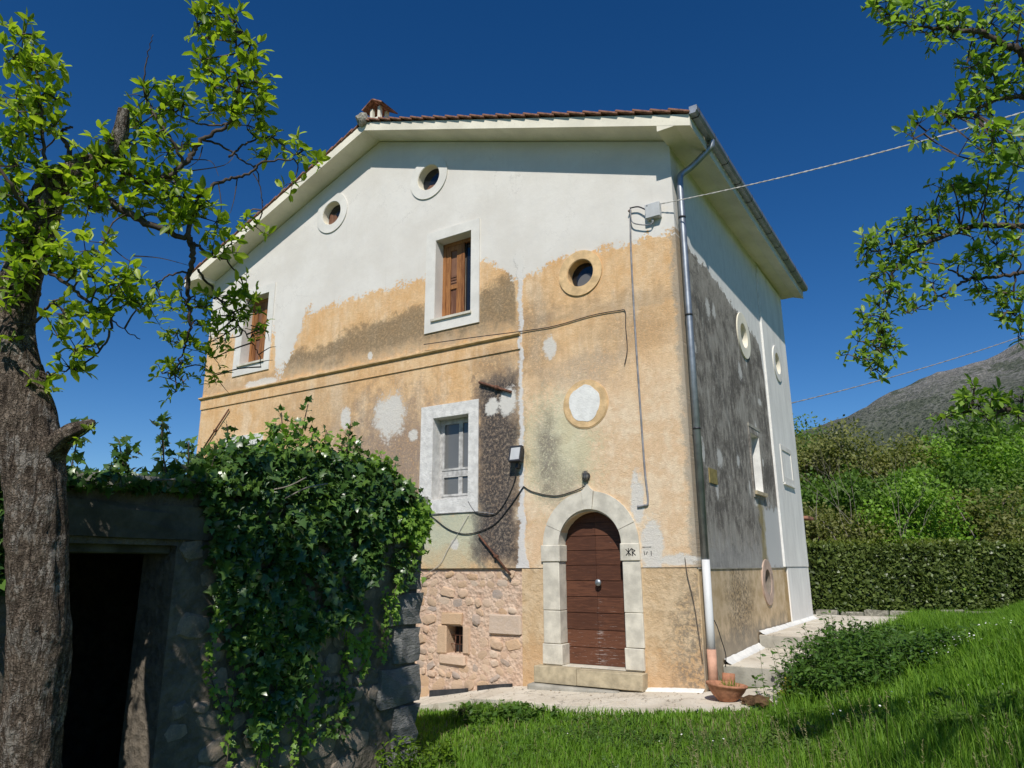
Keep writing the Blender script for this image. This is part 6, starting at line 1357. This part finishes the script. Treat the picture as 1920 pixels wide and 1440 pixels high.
# broken clay tile standing behind the bowl
tl = tube_mesh('clay_tile', [(0, 0, 0), (0, 0, .26)], .10, 16); bmx = bmesh.new(); bmx.from_mesh(tl)
bmesh.ops.delete(bmx, geom=[f for f in bmx.faces if f.calc_center_median().y > .02 or len(f.verts) > 4], context='FACES'); bmesh.ops.solidify(bmx, geom=bmx.faces[:], thickness=.016); bmx.to_mesh(tl); bmx.free()
o = link('clay_tile', tl, 'terracotta', None, True); o.location = (.30, .20, -.02); o.rotation_euler = (R(-8), R(4), R(20)); tag(o, 'broken curved clay tile standing behind the bowl', 'tile')
# wall lamp, floodlight, junction box, plaque
wl = empty('wall_lamp', (-1.985, 0, 3.42), 'small caged bulkhead lamp above the door keystone', 'lamp')
tube('back_plate', [(0, .0, .1), (0, -.03, .1)], .075, 'dark_metal', wl, 14)
bm = bmesh.new(); bmesh.ops.create_uvsphere(bm, u_segments=12, v_segments=8, radius=.06)
for v in bm.verts: v.co = Vector((v.co.x, v.co.y * .9 - .05, v.co.z * 1.55 + .1))
me = bpy.data.meshes.new('glass_cover'); bm.to_mesh(me); bm.free(); link('glass_cover', me, 'dusty_glass', wl, True)
for k in (-1, 0, 1): tube('cage_wire', smooth_path([(k * .03, -.02, .20), (k * .035, -.10, .17), (k * .035, -.125, .1), (k * .035, -.10, .03), (k * .03, -.02, .0)], 4), .005, 'dark_metal', wl, 5)
for zz in (.06, .14): tube('cage_wire', smooth_path([(-.072, -.02, zz), (-.05, -.09, zz), (0, -.122, zz), (.05, -.09, zz), (.072, -.02, zz)], 4), .005, 'dark_metal', wl, 5)
fl = empty('floodlight', (-3.44, 0, 3.98), 'square grey floodlight hung on the white seam', 'floodlight')
fl.rotation_euler = (R(-14), 0, 0)
plate('housing', rect2(-.135, .135, -.13, .19), [rect2(-.11, .11, -.10, .165)], FRONT(-.20), (0, .09, 0), 'dark_metal', fl)
box('lens', (-.11, -.185, -.10), (.11, -.175, .165), 'grey_plastic', fl); box('back_shell', (-.125, -.11, -.12), (.125, -.05, .18), 'dark_metal', fl, .02)
box('bracket', (-.03, -.08, -.22), (.03, .03, -.13), 'dark_metal', fl)
jb = empty('junction_box', (-.37, 0, 8.44), 'grey junction box where the power cable meets the gable', 'junction box')
box('case', (-.15, -.13, -.15), (.14, -.002, .15), 'grey_plastic', jb, .012); box('lid_screw', (-.11, -.135, .10), (-.09, -.129, .12), 'dark_metal', jb); tube('hook', [(-.50, .0, .14), (-.50, -.08, .14), (-.47, -.08, .16)], .012, 'rust', jb, 6)
tube('cable_gland', [(-.03, -.06, -.15), (-.03, -.06, -.22)], .025, 'grey_plastic', jb, 8)
pq = box('plaque', (-.003, .98, 3.37), (.016, 1.44, 3.64), 'brass_plate'); tag(pq, 'small dull brass plaque on the blackened side wall', 'plaque')
for k, (a, b, zz) in enumerate(((-5.55, -4.62, -.47), (-4.40, -3.62, -.30))):
    o = box('tarred_board', (-.5, -.02, -.09), (.5, .02, .08), 'black_rubber', None, .006, .006, k); o.location = ((a + b) / 2, -.03, zz); o.rotation_euler = (R(-8), R(-7), 0); o.scale = ((b - a), 1, 1)
    tag(o, ('dark tarred board at the foot of the rubble wall, the left one', 'dark tarred board at the foot of the rubble wall, the one nearer the door')[k], 'board', 'boards at the rubble foot')
# cables
def cable(label, pts, r_, mat, n=6, seg=6):
    return tag(tube('cable', smooth_path(pts, n), r_, mat, None, seg), label, 'cable')
def fp(p, y=-.022): return (p[0], y, p[1])
cable('grey pair of cables running down the wall from the junction box', [fp((-0.849, 8.640)), fp((-0.881, 7.779)), fp((-0.877, 6.158)), fp((-0.852, 4.628)), fp((-0.829, 3.562)), fp((-0.800, 2.999)), fp((-0.883, 2.930)), fp((-1.004, 2.917))], .019, 'grey_cable')
cable('looped grey cable hanging under the junction box', [fp((-0.839, 8.615), -.06), fp((-0.808, 8.344), -.08), fp((-0.660, 8.235), -.08), fp((-0.446, 8.176), -.08), fp((-0.378, 8.246), -.07)], .012, 'grey_cable')
cable('short dark cable between wall hook and junction box', [fp((-0.838, 8.637), -.07), fp((-0.662, 8.609), -.08), fp((-0.494, 8.480), -.10)], .014, 'black_rubber')
cable('black cable sagging from the seam to the door lamp', [fp((-3.343, 3.420)), fp((-3.139, 3.305)), fp((-2.671, 3.197)), fp((-2.272, 3.254)), fp((-2.015, 3.336), -.03)], .010, 'black_rubber')
cable('long black cable sagging from the seam to the ivy', [fp((-3.343, 3.420)), fp((-3.690, 3.026)), fp((-4.067, 2.700)), fp((-4.648, 2.551)), fp((-5.120, 2.640)), fp((-5.543, 2.893)), fp((-5.673, 2.965)), fp((-5.829, 2.882))], .011, 'black_rubber')
cable('black cable from the floodlight to the lower window corner', [fp((-3.475, 3.764), -.10), fp((-3.564, 3.507)), fp((-3.777, 3.134)), fp((-4.029, 2.917)), fp((-4.390, 2.932)), fp((-4.548, 3.034)), fp((-4.670, 3.201))], .010, 'black_rubber')
cable('thin grey wire stretched level under the lower window', [fp((-5.832, 2.971)), fp((-5.059, 2.982)), fp((-4.456, 2.977)), fp((-4.004, 2.915))], .006, 'grey_cable')
cable('thin pale wire trailing down from the window to the rubble', [fp((-4.653, 2.932)), fp((-4.915, 2.569)), fp((-5.153, 2.278)), fp((-5.365, 1.963)), fp((-5.720, 1.752)), fp((-5.910, 1.496))], .006, 'pale_cable')
cable('dark wire along the cornice and across the ochre wall', [fp((-5.881, 6.735), -.1), fp((-4.419, 6.649), -.1), fp((-3.374, 6.599), -.03), fp((-2.595, 6.568)), fp((-1.764, 6.629)), fp((-1.201, 6.614)), fp((-1.061, 6.575)), fp((-1.064, 6.277)), fp((-1.054, 5.824)), fp((-1.121, 5.534))], .009, 'black_rubber')
cable('brown dead creeper stem on the near corner', [fp((-0.202, 2.041)), fp((-0.177, 1.739)), fp((-0.110, 1.401)), fp((-0.056, 0.904)), fp((-0.021, 0.419))], .007, 'twig')
cable('black cable curling round the white pipe foot', [(.19, .06, 1.05), (.22, .1, .95), (.24, .2, .75), (.25, .35, .5), (.2, .45, .30)], .008, 'black_rubber')
def overhead(label, a, b, sag, r_, twist, mat):
    a, b = Vector(a), Vector(b); n = 90; V = []
    o = empty('power_cable', tuple(a), label, 'cable'); bpy.context.view_layer.update()
    for s in (0, 1):
        P = []
        for i in range(n + 1):
            t = i / n; p = a.lerp(b, t) - Vector((0, 0, sag * 4 * t * (1 - t))); ph = t * twist + s * math.pi; P.append(p + Vector((math.cos(ph) * r_ * .5, math.cos(ph) * r_ * .3, math.sin(ph) * r_)))
        q = tube('strand', P, r_, mat, None, 5); q.parent = o; q.matrix_parent_inverse = o.matrix_world.inverted()
overhead('twisted overhead cable rising from the junction box to the right', (-.22, -.10, 8.53), (6.568, -1.057, 7.880), .12, .0078, 190, 'pale_cable')
overhead('thin overhead cable behind the house rising to the right', (-.3, 9.3, 6.4), (9.631, 20.613, 11.295), .25, .011, 150, 'grey_cable')
